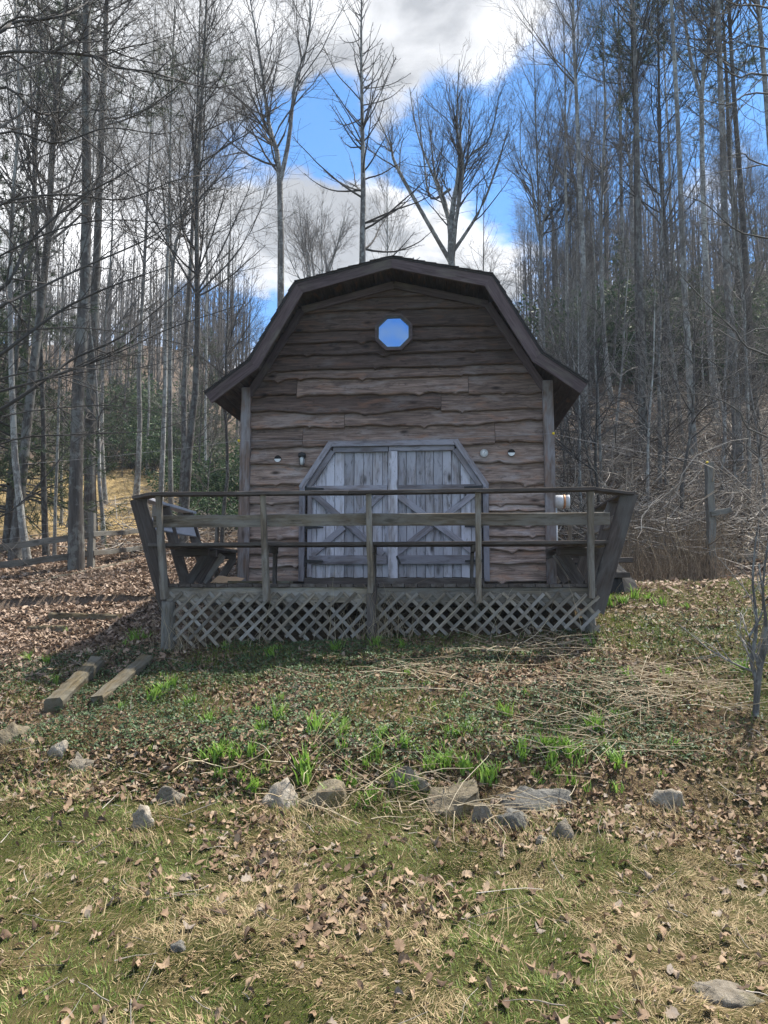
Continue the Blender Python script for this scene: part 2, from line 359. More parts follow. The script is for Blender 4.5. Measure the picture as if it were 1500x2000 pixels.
def tubes(P, Rr, sides=4):
    """P (n,k,3) polylines, Rr (n,k) radii -> verts, quads"""
    P = np.asarray(P, float); Rr = np.asarray(Rr, float); n, k, _ = P.shape
    T = np.gradient(P, axis=1); T /= np.linalg.norm(T, axis=2, keepdims=True) + 1e-9
    up = np.where(np.abs(T[..., 2:3]) > .9, np.array([1., 0, 0]), np.array([0, 0, 1.]))
    A = np.cross(T, up); A /= np.linalg.norm(A, axis=2, keepdims=True) + 1e-9; B = np.cross(T, A)
    a = np.arange(sides) * 2 * np.pi / sides
    V = P[:, :, None] + Rr[:, :, None, None] * (A[:, :, None] * np.cos(a)[:, None] + B[:, :, None] * np.sin(a)[:, None])
    i = np.arange(n)[:, None, None] * k * sides; j = np.arange(k - 1)[None, :, None] * sides; s = np.arange(sides)[None, None]; s2 = (s + 1) % sides
    Q = np.stack([i + j + s, i + j + s2, i + j + sides + s2, i + j + sides + s], -1).reshape(-1, 4)
    return V.reshape(-1, 3), Q
def merge(parts):
    Vs, Fs, o = [], [], 0
    for V, Q in parts: Vs.append(V); Fs.append(Q + o); o += len(V)
    return np.concatenate(Vs), Fs
def spline(pts, k):
    pts = np.asarray(pts, float); t = np.linspace(0, len(pts) - 1, k); out = []
    for q in t:
        i = min(int(q), len(pts) - 2); f = q - i
        p0 = pts[max(i - 1, 0)]; p1 = pts[i]; p2 = pts[i + 1]; p3 = pts[min(i + 2, len(pts) - 1)]
        out.append(.5 * (2 * p1 + (p2 - p0) * f + (2 * p0 - 5 * p1 + 4 * p2 - p3) * f * f + (3 * p1 - p0 - 3 * p2 + p3) * f ** 3))
    return np.array(out)

# ---------------------------------------------------------------- ground sheet
def axis(lo, hi, near_lo, near_hi, fine, grow):
    a = list(np.arange(near_lo, near_hi, fine)); s = fine
    v = near_hi
    while v < hi: a.append(v); s *= grow; v += s
    a.append(hi); s = fine; v = near_lo - fine; b = []
    while v > lo: b.append(v); s *= grow; v -= s
    b.append(lo); return np.array(b[::-1] + a)
gx = axis(-260, 260, -5, 5, .07, 1.06); gy = axis(-40, 380, 2, 12, .07, 1.045)
GX, GY = np.meshgrid(gx, gy); GZ = ground(GX, GY)
nx_, ny_ = len(gx), len(gy)
ii = (np.arange(ny_ - 1)[:, None] * nx_ + np.arange(nx_ - 1)).ravel()
gm_ = Mat('ground_soil', .95, .1)
tc = gm_.n('ShaderNodeTexCoord'); v = tc.outputs['Object']
at1 = gm_.n('ShaderNodeAttribute', attribute_name='zone'); sp = gm_.n('ShaderNodeSeparateColor'); gm_.l(at1.outputs['Color'], sp.inputs[0])
na = gm_.noise(v, 1.1, 7, .65); nb = gm_.noise(v, 9, 6, .7); nc = gm_.noise(v, 45, 4, .7)
soil = gm_.ramp(nb, [(.3, (.05, .034, .021)), (.55, (.12, .083, .05)), (.75, (.2, .145, .09))])
lawn = gm_.ramp(gm_.math('ADD', gm_.math('MULTIPLY', na, .6), gm_.math('MULTIPLY', nb, .4)), [(.36, (.03, .036, .01)), (.5, (.05, .05, .017)), (.62, (.1, .077, .038))])
litt = gm_.ramp(nc, [(.3, (.055, .038, .027)), (.5, (.14, .095, .067)), (.7, (.27, .195, .14))])
litt = gm_.mix(gm_.math('MULTIPLY', nb, .9), litt, (.1, .088, .075))
fld = gm_.ramp(nb, [(.3, (.16, .115, .05)), (.7, (.38, .285, .14))])
c = gm_.mix(sp.outputs[0], soil, lawn); c = gm_.mix(sp.outputs[1], c, litt); c = gm_.mix(sp.outputs[2], c, fld)
gm_.color(c); gm_.bump(gm_.math('ADD', nb, gm_.math('MULTIPLY', nc, .7)), .8, .04)
gme = bigmesh('ground', np.stack([GX, GY, GZ], -1).reshape(-1, 3), np.stack([ii, ii + 1, ii + 1 + nx_, ii + nx_], -1), gm_.m, True)
def sstep(a, b, x): t = np.clip((x - a) / (b - a), 0, 1); return t * t * (3 - 2 * t)
wob_ = (fbm(GX * .8, GY * .8) - .5) * 2
zl = np.maximum(1 - sstep(4.6, 5.6, GY + wob_ - np.clip(-GX, 0, 6) * .2), sstep(2.2, 3.2, GX + wob_) * (1 - sstep(9.5, 11, GY)) * .8)
zt = sstep(9.5, 12, GY + wob_); zt = np.maximum(zt, sstep(2.4, 3.4, -GX + wob_) * sstep(7, 8.5, GY + wob_))
zf_ = sstep(15, 19, GY + wob_ * 2) * (1 - sstep(28, 34, GY)) * sstep(.22, .34, -GX / np.maximum(GY, 1) + wob_ * .05)
ca = gme.color_attributes.new('zone', 'FLOAT_COLOR', 'POINT')
ca.data.foreach_set('color', np.stack([zl, zt, zf_, np.ones_like(zl)], -1).astype(np.float32).ravel())
go = link('ground', gme); tag(go, kind='structure')

# ---------------------------------------------------------------- the shed (local frame: x along the front, y into the depth, z up from the deck)
TH = R(-5); SO = Vector((.187, 10.0, 1.6)); SM = Matrix.Translation(SO) @ Matrix.Rotation(TH, 4, 'Z')
def s2w(x, y, z): return SM @ Vector((x, y, z))
def shedroot(name, label, cat):
    o = bpy.data.objects.new(name, None); COL.objects.link(o); o.matrix_basis = SM; o.empty_display_size = .2
    return tag(o, label, cat)
shed = shedroot('garden_shed', 'brown gambrel roofed wooden shed with wavy live edge siding and double doors', 'shed')
XL, XR = -2.07, 1.985; DEPTH = 5.2
TOP = [(-2.55, 2.53), (-1.95, 2.97), (-1.335, 4.02), (-.04, 4.325), (1.285, 4.03), (1.9, 2.97), (2.475, 2.55)]
GAB = [(XL, 2.66), (-1.33, 3.86), (-.04, 4.18), (1.24, 3.86), (XR, 2.66)]       # where the wall meets the roof
def xl(z): return XL if z < 2.66 else float(np.interp(z, [2.66, 3.86, 4.18], [XL, -1.33, -.04]))
def xr(z): return XR if z < 2.66 else float(np.interp(z, [2.66, 3.86, 4.18], [XR, 1.24, -.04]))
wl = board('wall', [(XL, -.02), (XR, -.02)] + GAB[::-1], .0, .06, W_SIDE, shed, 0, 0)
for sx, nm in ((XL - .03, 'wall'), (XR - .03, 'wall')):
    o = beam('wall', (sx + .03, .07, 1.3), (sx + .03, DEPTH, 1.3), .06, 2.75, M_PAINT, shed, wob=0)
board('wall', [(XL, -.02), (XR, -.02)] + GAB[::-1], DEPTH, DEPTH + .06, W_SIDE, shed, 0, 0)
# foundation strip
beam('foundation', (XL, .5, -.3), (XL, DEPTH, -.3), .1, .6, M_PAINT, shed); beam('foundation', (XR, .5, -.3), (XR, DEPTH, -.3), .1, .6, M_PAINT, shed)

def dl(z): return float(np.interp(z, [0, 1.34, 1.9], [-1.29, -1.29, -.9]))
def dr(z): return float(np.interp(z, [0, 1.34, 1.9], [1.175, 1.175, .78]))
def siding(z0, z1, lo, hi, seed, mat, t0=None, amp=.02, bumps=()):
    """one live-edge board: z0/z1 = (left, right) heights of lower and upper edge; lo(z)/hi(z) give its ends"""
    rg = np.random.default_rng(seed); zm = (z0[0] + z1[1]) / 2; w_ = hi(zm) - lo(zm); n = max(8, int(w_ / .028)); rows = 5; V = []; Fc = []
    ph = rg.uniform(0, 99); kn = [(rg.uniform(0, 1), rg.uniform(.02, .05), rg.uniform(.02, .05) * rg.choice([1, 1, -.6])) for _ in range(max(1, int(w_ * 1.1)))] + list(bumps)
    s = np.linspace(0, 1, n + 1); xm = lo(zm) + s * w_
    wave = (fbm(xm * 1.3 + ph, 0 * xm + ph, 3) - .5) * amp * 4 + (vnoise(xm * 7 + ph, 0 * xm) - .5) * amp * .5
    for c_, sg_, a_ in kn: wave = wave - a_ * np.exp(-((s - c_) * w_ / sg_) ** 2)
    rel = (fbm(xm[:, None] * 3 + ph, np.arange(rows + 1)[None] * .8 + ph, 3) - .5) * .016
    cx = lo(zm) + w_ / 2; cz = zm
    prof = [(0, -.066), (.05, -.08), (.3, -.06), (.65, -.034), (1, -.006)]
    for i in range(n + 1):
        zb = z0[0] + (z0[1] - z0[0]) * s[i] + wave[i]; zt_ = z1[0] + (z1[1] - z1[0]) * s[i] + .075
        for j, (f, y) in enumerate([(0.0, -.004)] + prof):
            z = zb + (zt_ - zb) * f; a, b = lo(min(z, 4.17)), hi(min(z, 4.17))
            V.append((a + (b - a) * s[i] - cx, y + (rel[i, j] * (1 if j > 2 else .4) if j > 1 else 0), z - cz))
    m = rows + 1
    for i in range(n):
        for j in range(m - 1): Fc.append((i * m + j, (i + 1) * m + j, (i + 1) * m + j + 1, i * m + j + 1))
    Fc += [tuple(range(m))[::-1], tuple(n * m + j for j in range(m))]
    me = mesh('siding_board', V, Fc, mat, False)
    return link('siding_board', me, shed, Matrix.Translation((cx, 0, cz)))
K = lambda x: (lambda z: x)
rows = [((3.785, 3.79), []), ((3.51, 3.545), [.05]), ((3.34, 3.347), []), ((3.157, 3.178), []), ((2.95, 2.957), []), ((2.816, 2.834), []), ((2.578, 2.591), [-1.40, .97]),
        ((2.359, 2.346), [.6]), ((2.118, 2.177), [-.73]), ((1.87, 1.875), [-1.31, 1.32])]
prev = (4.0, 4.0); sd_ = 10
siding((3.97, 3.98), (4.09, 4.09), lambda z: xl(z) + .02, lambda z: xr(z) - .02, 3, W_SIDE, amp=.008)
prev = (3.97, 3.98)
for (e, js) in rows:
    cuts = [None] + js + [None]
    for a, b in zip(cuts[:-1], cuts[1:]):
        fa = (lambda z: xl(z) + .004) if a is None else K(a + .003); fb = (lambda z: xr(z) - .004) if b is None else K(b - .003)
        zr = lambda p, x: p[0] + (p[1] - p[0]) * ((x - XL) / (XR - XL))
        xa = XL if a is None else a; xb = XR if b is None else b
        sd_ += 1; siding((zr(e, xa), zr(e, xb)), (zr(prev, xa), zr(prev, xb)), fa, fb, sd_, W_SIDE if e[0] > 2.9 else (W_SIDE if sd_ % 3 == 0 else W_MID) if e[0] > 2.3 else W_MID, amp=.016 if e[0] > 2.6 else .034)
    prev = e
for lo_, hi_, es in ((K(XL + .004), dl, [1.624, 1.356, 1.087, .87, .604, .386, .217, .02]), (dr, K(XR - .004), [1.591, 1.345, 1.07, .953, .747, .624, .42, .264, .02])):
    p = 1.87
    for e in es:
        sd_ += 1; am = .03 if lo_ is dr else .02
        if e - .02 < .01: am = .004
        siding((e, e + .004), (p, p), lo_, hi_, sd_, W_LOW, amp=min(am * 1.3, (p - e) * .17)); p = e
# corner posts and the rake boards under the roof
def post_pts(x0, x1, z0, z1, seed, amp=.012):
    rg = np.random.default_rng(seed); zs = np.linspace(z0, z1, 14); a = (fbm(zs * 1.5 + seed, zs * 0, 3) - .5) * amp * 3; b = (fbm(zs * 1.5 + seed + 9, zs * 0, 3) - .5) * amp * 3
    return [(x0 + q, z) for q, z in zip(a, zs)] + [(x1 + q, z) for q, z in zip(b[::-1], zs[::-1])]
board('corner_post', post_pts(XL - .105, XL + .035, -.03, 2.72, 4), -.12, .03, W_POST, shed, math.pi / 2, .01)
board('corner_post', post_pts(XR - .025, XR + .115, -.03, 2.72, 8, .006), -.12, .03, W_POST, shed, math.pi / 2, .008)
for a, b in zip(GAB[:-1], GAB[1:]):
    a2 = (a[0], a[1] - .05); b2 = (b[0], b[1] - .05)
    board('rake_trim', strip(a2, b2, .1), -.11, -.07, W_DARK, shed, math.atan2(b[1] - a[1], b[0] - a[0]))
# roof: shingle skin over planks that run along the ridge, fascia at the gable
Y0, Y1 = -.5, DEPTH + .4
def offs(poly, d):
    out = []
    for i, p in enumerate(poly):
        ns = []
        for a, b in ((i - 1, i), (i, i + 1)):
            if 0 <= a and b < len(poly):
                dx, dz = poly[b][0] - poly[a][0], poly[b][1] - poly[a][1]; l = math.hypot(dx, dz); ns.append((-dz / l, dx / l))
        nx = sum(q[0] for q in ns) / len(ns); nz = sum(q[1] for q in ns) / len(ns); q = nx * nx + nz * nz
        out.append((p[0] + nx / q * d, p[1] + nz / q * d))
    return out
o1 = offs(TOP, .018); o2 = offs(TOP, -.004)
V = [(p[0], y, p[1]) for y in (Y0 - .03, Y1 + .03) for q in (o1, o2) for p in q]; n = 7; Fc = []
for i in range(n - 1): Fc += [(i, i + 1, 2 * n + i + 1, 2 * n + i), (n + i, 3 * n + i, 3 * n + i + 1, n + i + 1), (i, n + i, n + i + 1, i + 1), (2 * n + i, 2 * n + i + 1, 3 * n + i + 1, 3 * n + i)]
Fc += [(0, 2 * n, 3 * n, n), (n - 1, 2 * n - 1, 4 * n - 1, 3 * n - 1)]
roof = link('roof', mesh('roof', V, Fc, M_SHING), shed)
FR_[roof.name] = Matrix()
tp = offs(TOP, -.008); bt = offs(TOP, -.032)
for i in range(6):
    a, b = Vector((tp[i][0], tp[i][1])), Vector((tp[i + 1][0], tp[i + 1][1])); ln = (b - a).length; k = max(2, round(ln / .15))
    nrm = Vector((-(b - a).y, (b - a).x)).normalized()
    for j in range(k):
        m = a + (b - a) * ((j + .5) / k) - nrm * .014
        beam('soffit_plank', (m.x, Y0 + .01, m.y), (m.x, Y1, m.y), ln / k - .006, .024, W_SOFF, roof, up=(nrm.x, 0, nrm.y), wob=.001, seg=2)
f1 = offs(TOP, -.006); f2 = offs(TOP, -.155); f2[3] = (f2[3][0], f2[3][1] + .02)
for i in range(6):
    board('fascia_board', [f1[i], f1[i + 1], f2[i + 1], f2[i]], Y0 - .022, Y0 + .016, W_DARK, roof, math.atan2(f1[i + 1][1] - f1[i][1], f1[i + 1][0] - f1[i][0]), .003)
    board('fascia_board', [f1[i], f1[i + 1], f2[i + 1], f2[i]], Y1 - .016, Y1 + .022, W_DARK, roof, math.atan2(f1[i + 1][1] - f1[i][1], f1[i + 1][0] - f1[i][0]), .003)
# shingle courses showing as a ragged edge over the fascia
for i in range(6):
    a, b = o1[i], o1[i + 1]; ln = math.hypot(b[0] - a[0], b[1] - a[1]); k = max(3, int(ln / .14)); an = math.atan2(b[1] - a[1], b[0] - a[0])
    for j in range(k):
        s0, s1 = j / k, (j + 1) / k
        up = (a[1] < b[1]); lift0, lift1 = (.014, .002) if up else (.002, .014)
        nx, nz = -math.sin(an), math.cos(an)
        p = lambda s, l: (a[0] + (b[0] - a[0]) * s + nx * l, a[1] + (b[1] - a[1]) * s + nz * l)
        board('shingle', [p(s0, .001), p(s1, .001), p(s1, lift1 + .002), p(s0, lift0 + .002)], Y0 - .045 - random.random() * .012, Y1, M_SHING, roof, an, 0)
# gable vent
gv = board('gable_vent', [(.58, 3.955), (.76, 3.965), (.76, 4.0), (.58, 3.99)], -.075, -.03, W_RAIL, shed, 0)
# octagonal window
cx, cz = -.045, 3.445
def octa(r, ry=None): return [(cx + r * math.cos(R(22.5 + 45 * i)), cz + (ry or r) * math.sin(R(22.5 + 45 * i))) for i in range(8)]
def ring(name, ro, ri, y0, y1, mat, parent):
    a, b = octa(ro), octa(ri); V = [(p[0], y, p[1]) for q in (a, b) for y in (y0, y1) for p in q]; Fc = []
    for i in range(8):
        j = (i + 1) % 8; Fc += [(i, j, 16 + j, 16 + i), (8 + i, 24 + i, 24 + j, 8 + j), (i, 8 + i, 8 + j, j), (16 + i, 16 + j, 24 + j, 24 + i)]
    return link(name, mesh(name, V, Fc, mat), parent)
win = ring('window', .278, .248, -.135, .01, W_DARK, shed); FR_[win.name] = Matrix()
ring('frame', .25, .222, -.122, .0, M_FRAME, win)
pane = link('pane', mesh('pane', [(p[0], -.108 + (p[1] - cz) * .035, p[1]) for p in octa(.226)], [tuple(range(8))], M_PANE), win)
# doors
DT = 1.86
def leaf(x0, x1, cut, seed, first):
    rg = random.Random(seed); right = cut > 0
    def top(x): return (float(np.interp(x, [-1.25, -.87], [1.33, DT])) if not right else float(np.interp(x, [.76, 1.14], [DT, 1.33])))
    bx = [(x0, .09), (x1, .09), (x1, top(x1)), (-.87 if not right else .76, DT), (x0, top(x0))]
    d = board('door', bx, -.005, .015, W_DTRIM, shed, math.pi / 2, 0)
    x = x0
    while x < x1 - .02:
        wd = min(rg.uniform(.115, .14), x1 - x)
        if x1 - x - wd < .04: wd = x1 - x
        a, b = x + .003, x + wd - .003; pts = [(a, .085 + rg.uniform(-.01, .006)), (b, .085 + rg.uniform(-.01, .006)), (b, top(b) - .02)]
        kx = -.87 if not right else .76
        if a < kx < b: pts.append((kx, DT - .02))
        pts.append((a, top(a) - .02)); yy = rg.uniform(-.004, .004)
        board('plank', pts, -.034 + yy, -.008, W_DOOR, d, math.pi / 2, .003); x += wd
    kx = -.87 if not right else .76; f = -.078; bk = -.03
    def bar(nm, a, b, wd, dy=0): return board(nm, strip(a, b, wd), f - dy, bk, W_DTRIM, d, math.atan2(b[1] - a[1], b[0] - a[0]), .004)
    if not right:
        bar('top_rail', (-.885, DT - .035), (x1, DT - .035), .07); bar('corner_brace', (-1.235, 1.29), (-.89, DT - .05), .075, .004)
    else:
        bar('top_rail', (x0, DT - .03), (.775, DT - .03), .07); bar('corner_brace', (.78, DT - .05), (1.125, 1.29), .075, .004)
    bar('middle_rail', (x0 + .01, 1.285), (x1 - .01, 1.285), .09, .002); bar('bottom_rail', (x0 + .03, .32), (x1 - .02, .32), .12, .002)
    bar('stile', (x0 + .035, .09), (x0 + .035, 1.24), .06) if not right else bar('stile', (x1 - .035, .09), (x1 - .035, 1.24), .06)
    mx_, mz = (x0 + x1) / 2, .8; xa, xb = x0 + .07, x1 - .07
    bar('brace', (xa, 1.23), (xb, .385), .085, .004)
    for p, q in (((xa, .385), (mx_ - .05, .765)), ((mx_ + .05, .835), (xb, 1.23))): bar('brace', p, q, .085)
    for z in (1.285, .76, .3):
        hx = x0 - .02 if not right else x1 + .02; sg_ = 1 if not right else -1
        h = board('hinge', [(hx - sg_ * .05, z - .075), (hx + sg_ * .01, z - .075), (hx + sg_ * .01, z - .02), (hx + sg_ * .25, z - .012), (hx + sg_ * .25, z + .012), (hx + sg_ * .01, z + .025), (hx + sg_ * .01, z + .08), (hx - sg_ * .05, z + .08)], -.1, -.08, M_IRON, d, 0, .002)
    return d
dA = leaf(-1.235, -.125, -1, 3, True); dB = leaf(-.115, 1.13, 1, 8, False)
board('center_stile', strip((-.06, .07), (-.06, DT - .07), .125), -.096, -.03, W_DOOR, dB, math.pi / 2)
board('latch', [(-.02, .36), (.03, .26), (.05, .27), (.0, .38)], -.106, -.094, M_IRON, dB, 0, .002)
board('handle', [(-.2, .8), (-.14, .8), (-.14, .86), (-.2, .86)], -.09, -.06, M_IRON, dA, 0, .004)
board('handle', [(.02, .8), (.08, .8), (.08, .86), (.02, .86)], -.09, -.06, M_IRON, dB, 0, .004)
for a, b in (((-1.3, .03), (-1.3, 1.335)), ((-1.315, 1.3), (-.905, 1.925)), ((-.935, 1.9), (.815, 1.9)), ((.785, 1.925), (1.2, 1.3)), ((1.185, 1.335), (1.185, .03))):
    board('door_casing', strip(a, b, .075), -.118 - (.004 if abs(a[1] - b[1]) > .3 and abs(a[0] - b[0]) > .1 else 0), -.02, W_DTRIM, shed, math.atan2(b[1] - a[1], b[0] - a[0]))
beam('threshold', (-1.25, -.09, .035), (1.15, -.09, .035), .12, .085, W_CAP, shed)
# round vents in the siding
def disc(name, x, z, r, y0, y1, mat, parent, n=20):
    V = [(x + r * math.cos(2 * math.pi * i / n), y, z + r * math.sin(2 * math.pi * i / n)) for y in (y0, y1) for i in range(n)]
    Fc = [tuple(range(n)), tuple(n + i for i in reversed(range(n)))] + [(i, n + i, n + (i + 1) % n, (i + 1) % n) for i in range(n)]
    return link(name, mesh(name, V, Fc, mat), parent)
for x, z in ((-1.65, 1.712), (1.534, 1.749)):
    hv = disc('vent_hole', x, z, .048, -.084, .0, M_BLACK, shed); FR_[hv.name] = Matrix()
    n = 12; pts = [(x + .046 * math.cos(a), z + .046 * math.sin(a)) for a in np.linspace(R(182), R(358), n)]
    board('vent_cover', pts, -.09, -.08, M_WHITE, hv, 0, 0)

# things fixed to the wall
def local_thing(name, label, cat, x, y, z):
    o = bpy.data.objects.new(name, None); COL.objects.link(o); o.empty_display_size = .1; o.matrix_basis = SM @ Matrix.Translation((x, y, z)); return tag(o, label, cat)
def lathe(name, prof, mat, parent, ax='Z', n=20, M=None):
    V = []; Fc = []
    for r, h in prof:
        for i in range(n):
            a = 2 * math.pi * i / n; p = (r * math.cos(a), r * math.sin(a), h)
            V.append(p if ax == 'Z' else ((p[0], -p[2], p[1]) if ax == 'Y' else (p[2], p[0], p[1])))
    k = len(prof)
    for j in range(k - 1):
        for i in range(n): Fc.append((j * n + i, j * n + (i + 1) % n, (j + 1) * n + (i + 1) % n, (j + 1) * n + i))
    Fc += [tuple(reversed(range(n))), tuple((k - 1) * n + i for i in range(n))]
    return link(name, mesh(name, V, Fc, mat, True), parent, M)
t = local_thing('wall_lamp', 'small dark jelly jar lamp with white glass left of the shed doors', 'lamp', -1.304, -.07, 1.68)
lathe('bracket', [(.045, 0), (.045, .02), (.03, .03)], M_IRON, t, 'Y', M=Matrix.Translation((0, 0, .06)))
lathe('lamp_cap', [(.02, .11), (.052, .095), (.055, .05), (.05, .045)], M_IRON, t, M=Matrix.Translation((0, -.05, 0)))
lathe('glass_globe', [(.028, .045), (.034, .01), (.033, -.035), (.022, -.06), (.005, -.065)], M_GLASSW, t, M=Matrix.Translation((0, -.05, 0)))
for i in range(4): beam('guard_bar', (.045 * math.cos(i * 1.571 + .78), -.05 + .045 * math.sin(i * 1.571 + .78), .05), (.03 * math.cos(i * 1.571 + .78), -.05 + .03 * math.sin(i * 1.571 + .78), -.075), .007, .007, M_IRON, t, wob=0)
t = local_thing('wall_thermometer', 'small round white dial thermometer right of the shed doors', 'thermometer', 1.171, -.074, 1.747)
lathe('rim', [(.05, 0), (.054, .012), (.05, .022), (.044, .022), (.044, .012)], M_GREYPL, t, 'Y')
lathe('dial', [(.045, .008), (.045, .016)], M_WHITE, t, 'Y')
beam('needle', (-.005, -.02, -.01), (.018, -.02, .028), .003, .004, M_IRON, t, wob=0)
for i in range(12):
    a = i * math.pi / 6; beam('tick', (.034 * math.cos(a), -.0185, .034 * math.sin(a)), (.04 * math.cos(a), -.0185, .04 * math.sin(a)), .003, .003, M_IRON, t, wob=0, seg=1)
# electric meter on the side wall
t = local_thing('electric_meter', 'white round utility meter with copper band on the shed side wall', 'meter', XR + .15, .18, 1.11)
lathe('meter_can', [(.085, -.16), (.09, -.02), (.09, .0)], M_WHPLASTIC, t, 'X', M=Matrix.Translation((.1, 0, 0)))
lathe('copper_band', [(.093, 0), (.095, .015), (.093, .03)], M_COPPER, t, 'X', M=Matrix.Translation((.1, 0, 0)))
lathe('meter_cap', [(.09, .03), (.085, .06), (.092, .065), (.092, .085), (.04, .09)], M_WHPLASTIC, t, 'X', M=Matrix.Translation((.1, 0, 0)))
lathe('conduit', [(.024, -.9), (.024, -.05)], M_WHPLASTIC, t, M=Matrix.Translation((0, 0, 0)))
# electric fence wire with yellow insulators
PW = []
ins_l = s2w(XL - .12, -.12, 1.965); ins_r = s2w(XR + .1, -.12, 1.99)
fence_post_top = None

# ---------------------------------------------------------------- the deck
deck = shedroot('wooden_deck', 'weathered wooden deck with outward leaning bench railing and lattice skirt', 'deck')
DX0, DX1, DY = -2.5, 2.27, -1.8
x = DX0
while x < DX1 - .05:
    wd = min(.142, DX1 - x); beam('deck_board', (x + wd / 2, DY - .02 - random.random() * .012, -.02), (x + wd / 2, .02 if XL < x < XR else .6, -.02), wd - .007, .036, W_CAP, deck, seg=4, wob=.002); x += wd
beam('rim_board', (DX0, DY + .02, -.125), (-.17, DY + .02, -.125), .038, .17, W_LATT, deck); beam('rim_board', (-.155, DY + .02, -.125), (DX1, DY + .02, -.125), .038, .17, W_LATT, deck)
beam('rim_board', (DX0 + .02, DY + .05, -.125), (DX0 + .02, .6, -.125), .038, .17, W_LEAN, deck); beam('rim_board', (DX1 - .02, DY + .05, -.125), (DX1 - .02, .6, -.125), .038, .17, W_LEAN, deck)
# footings
def foot(x, y, r, z0, mat, nm='footing', sq=False):
    g = gz(*(s2w(x, y, 0).to_2d())) - SO.z - .1
    if sq: return beam(nm, (x, y, g), (x, y, z0), r * 2, r * 2, mat, deck, up=(0, 1, 0), wob=.006)
    n = 14; V = []; Fc = []; zs = np.linspace(g, z0, 9)
    for z in zs:
        for i in range(n):
            a = 2 * math.pi * i / n; q = r * (1 + .12 * math.sin(3 * a + z * 2) + .08 * math.sin(7 * a + 3 * z)) * (1.12 if z < g + .15 else 1); V.append((z, q * math.cos(a), q * math.sin(a)))
    for j in range(8):
        for i in range(n): Fc.append((j * n + i, (j + 1) * n + i, (j + 1) * n + (i + 1) % n, j * n + (i + 1) % n))
    Fc += [tuple(range(n)), tuple(8 * n + i for i in reversed(range(n)))]
    return link(nm, mesh(nm, V, Fc, mat, True), deck, Matrix(((0, 0, 1, x), (0, 1, 0, y), (1, 0, 0, 0), (0, 0, 0, 1))))
foot(DX0 + .03, DY - .02, .075, -.2, W_FENCE); foot(-.16, DY - .03, .05, -.02, W_CAP, sq=True); foot(DX1 - .06, DY + .1, .06, -.2, W_FENCE)
for x in (-1.3, 1.0): foot(x, -.9, .06, -.2, W_FENCE)
# lattice: two layers of diagonal slats, each slat a part
def gl(x): return gz(*(s2w(x, DY, 0).to_2d())) - SO.z
for (xa, xb) in ((DX0 + .02, -.2), (-.12, DX1 + .02)):
    for lay, sg_ in ((0, 1), (1, -1)):
        yb = DY - .014 - lay * .009; stp = .152; q = -1.2
        zt_ = -.095
        while q < (xb - xa) + 1.2:
            # line x = xa+q + sg*(zt - z), clipped to the panel
            pts = []
            zlo = gl(min(max(xa + q, xa), xb)) + .03
            zs = np.linspace(zt_ - (random.random() * .02), zlo + (.05 if lay else 0) * random.random(), 24); xs = xa + q + sg_ * (zt_ - zs)
            ok = (xs > xa) & (xs < xb) & (zs > np.array([gl(v) for v in xs]) + .01)
            if ok.sum() > 2:
                i0, i1 = np.where(ok)[0][[0, -1]]
                if not (lay == 0 and random.random() < .03): beam('lattice_slat', (xs[i0], yb, zs[i0]), (xs[i1] + random.gauss(0, .006), yb + random.uniform(-.006, .004), zs[i1] + random.gauss(0, .006)), .008, .036, W_LATT, deck, up=(sg_, 0, 1), wob=.0015, seg=3, ch=.001)
            q += stp
# dark void boards behind the lattice keep the crawl space closed at the back
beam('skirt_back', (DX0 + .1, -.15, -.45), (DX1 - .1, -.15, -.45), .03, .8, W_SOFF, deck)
# front railing: posts lean out towards the lawn
LEAN = .18; RH = 1.0
for i, x in enumerate((-2.5, -1.33, -.165, 1.005, 2.2)):
    tw = (.5, .45, .25, -.05, .15)[i]; dx = (-.06, -.035, -.02, .005, -.005)[i]
    zb = (-.17, -.19, -.1, -.2, -.15)[i]
    beam('railing_post', (x, DY - .062, zb), (x + dx, DY - LEAN, RH - .02), .062, .085, W_RAIL, deck, up=(0, 1, 0), twist=tw, wob=.004, seg=7)
beam('cap_rail', (-2.62, DY - LEAN - .0, RH), (-.4, DY - LEAN, RH - .012), .15, .04, W_CAP, deck, wob=.004); beam('cap_rail', (-.395, DY - LEAN, RH - .008), (2.24, DY - LEAN, RH + .0), .15, .04, W_CAP, deck, wob=.004)
beam('cap_rail', (-2.6, DY - LEAN + .01, RH + .001), (-2.9, DY + .06, RH - .012), .15, .038, W_CAP, deck, wob=.002); beam('cap_rail', (2.21, DY - LEAN + .01, RH + .001), (2.66, DY + .06, RH - .025), .15, .038, W_CAP, deck, wob=.002)
beam('back_rail', (-2.66, DY - LEAN * .55 + .06, .70), (-.2, DY - LEAN * .55 + .055, .708), .036, .135, W_RAIL, deck, up=(0, -.18, 1)); beam('back_rail', (-.195, DY - LEAN * .55 + .06, .708), (2.42, DY - LEAN * .55 + .06, .70), .036, .135, W_RAIL, deck, up=(0, -.18, 1))
# front bench seat
beam('bench_seat', (-2.72, DY + .02, .44), (2.4, DY + .02, .445), .14, .04, W_CAP, deck, wob=.003); beam('bench_seat', (-2.3, DY + .17, .441), (2.1, DY + .17, .444), .14, .04, W_CAP, deck, wob=.003); beam('bench_seat', (-2.3, DY + .32, .441), (2.1, DY + .32, .443), .14, .04, W_CAP, deck, wob=.003)
for x in (-1.33, -.165, .955):
    beam('bench_bearer', (x, DY - .03, .39), (x, DY + .38, .39), .04, .085, W_CAP, deck)
    beam('bench_leg', (x - .01, DY + .33, 0), (x - .005, DY + .33, .36), .085, .04, W_CAP, deck, up=(1, 0, 0))
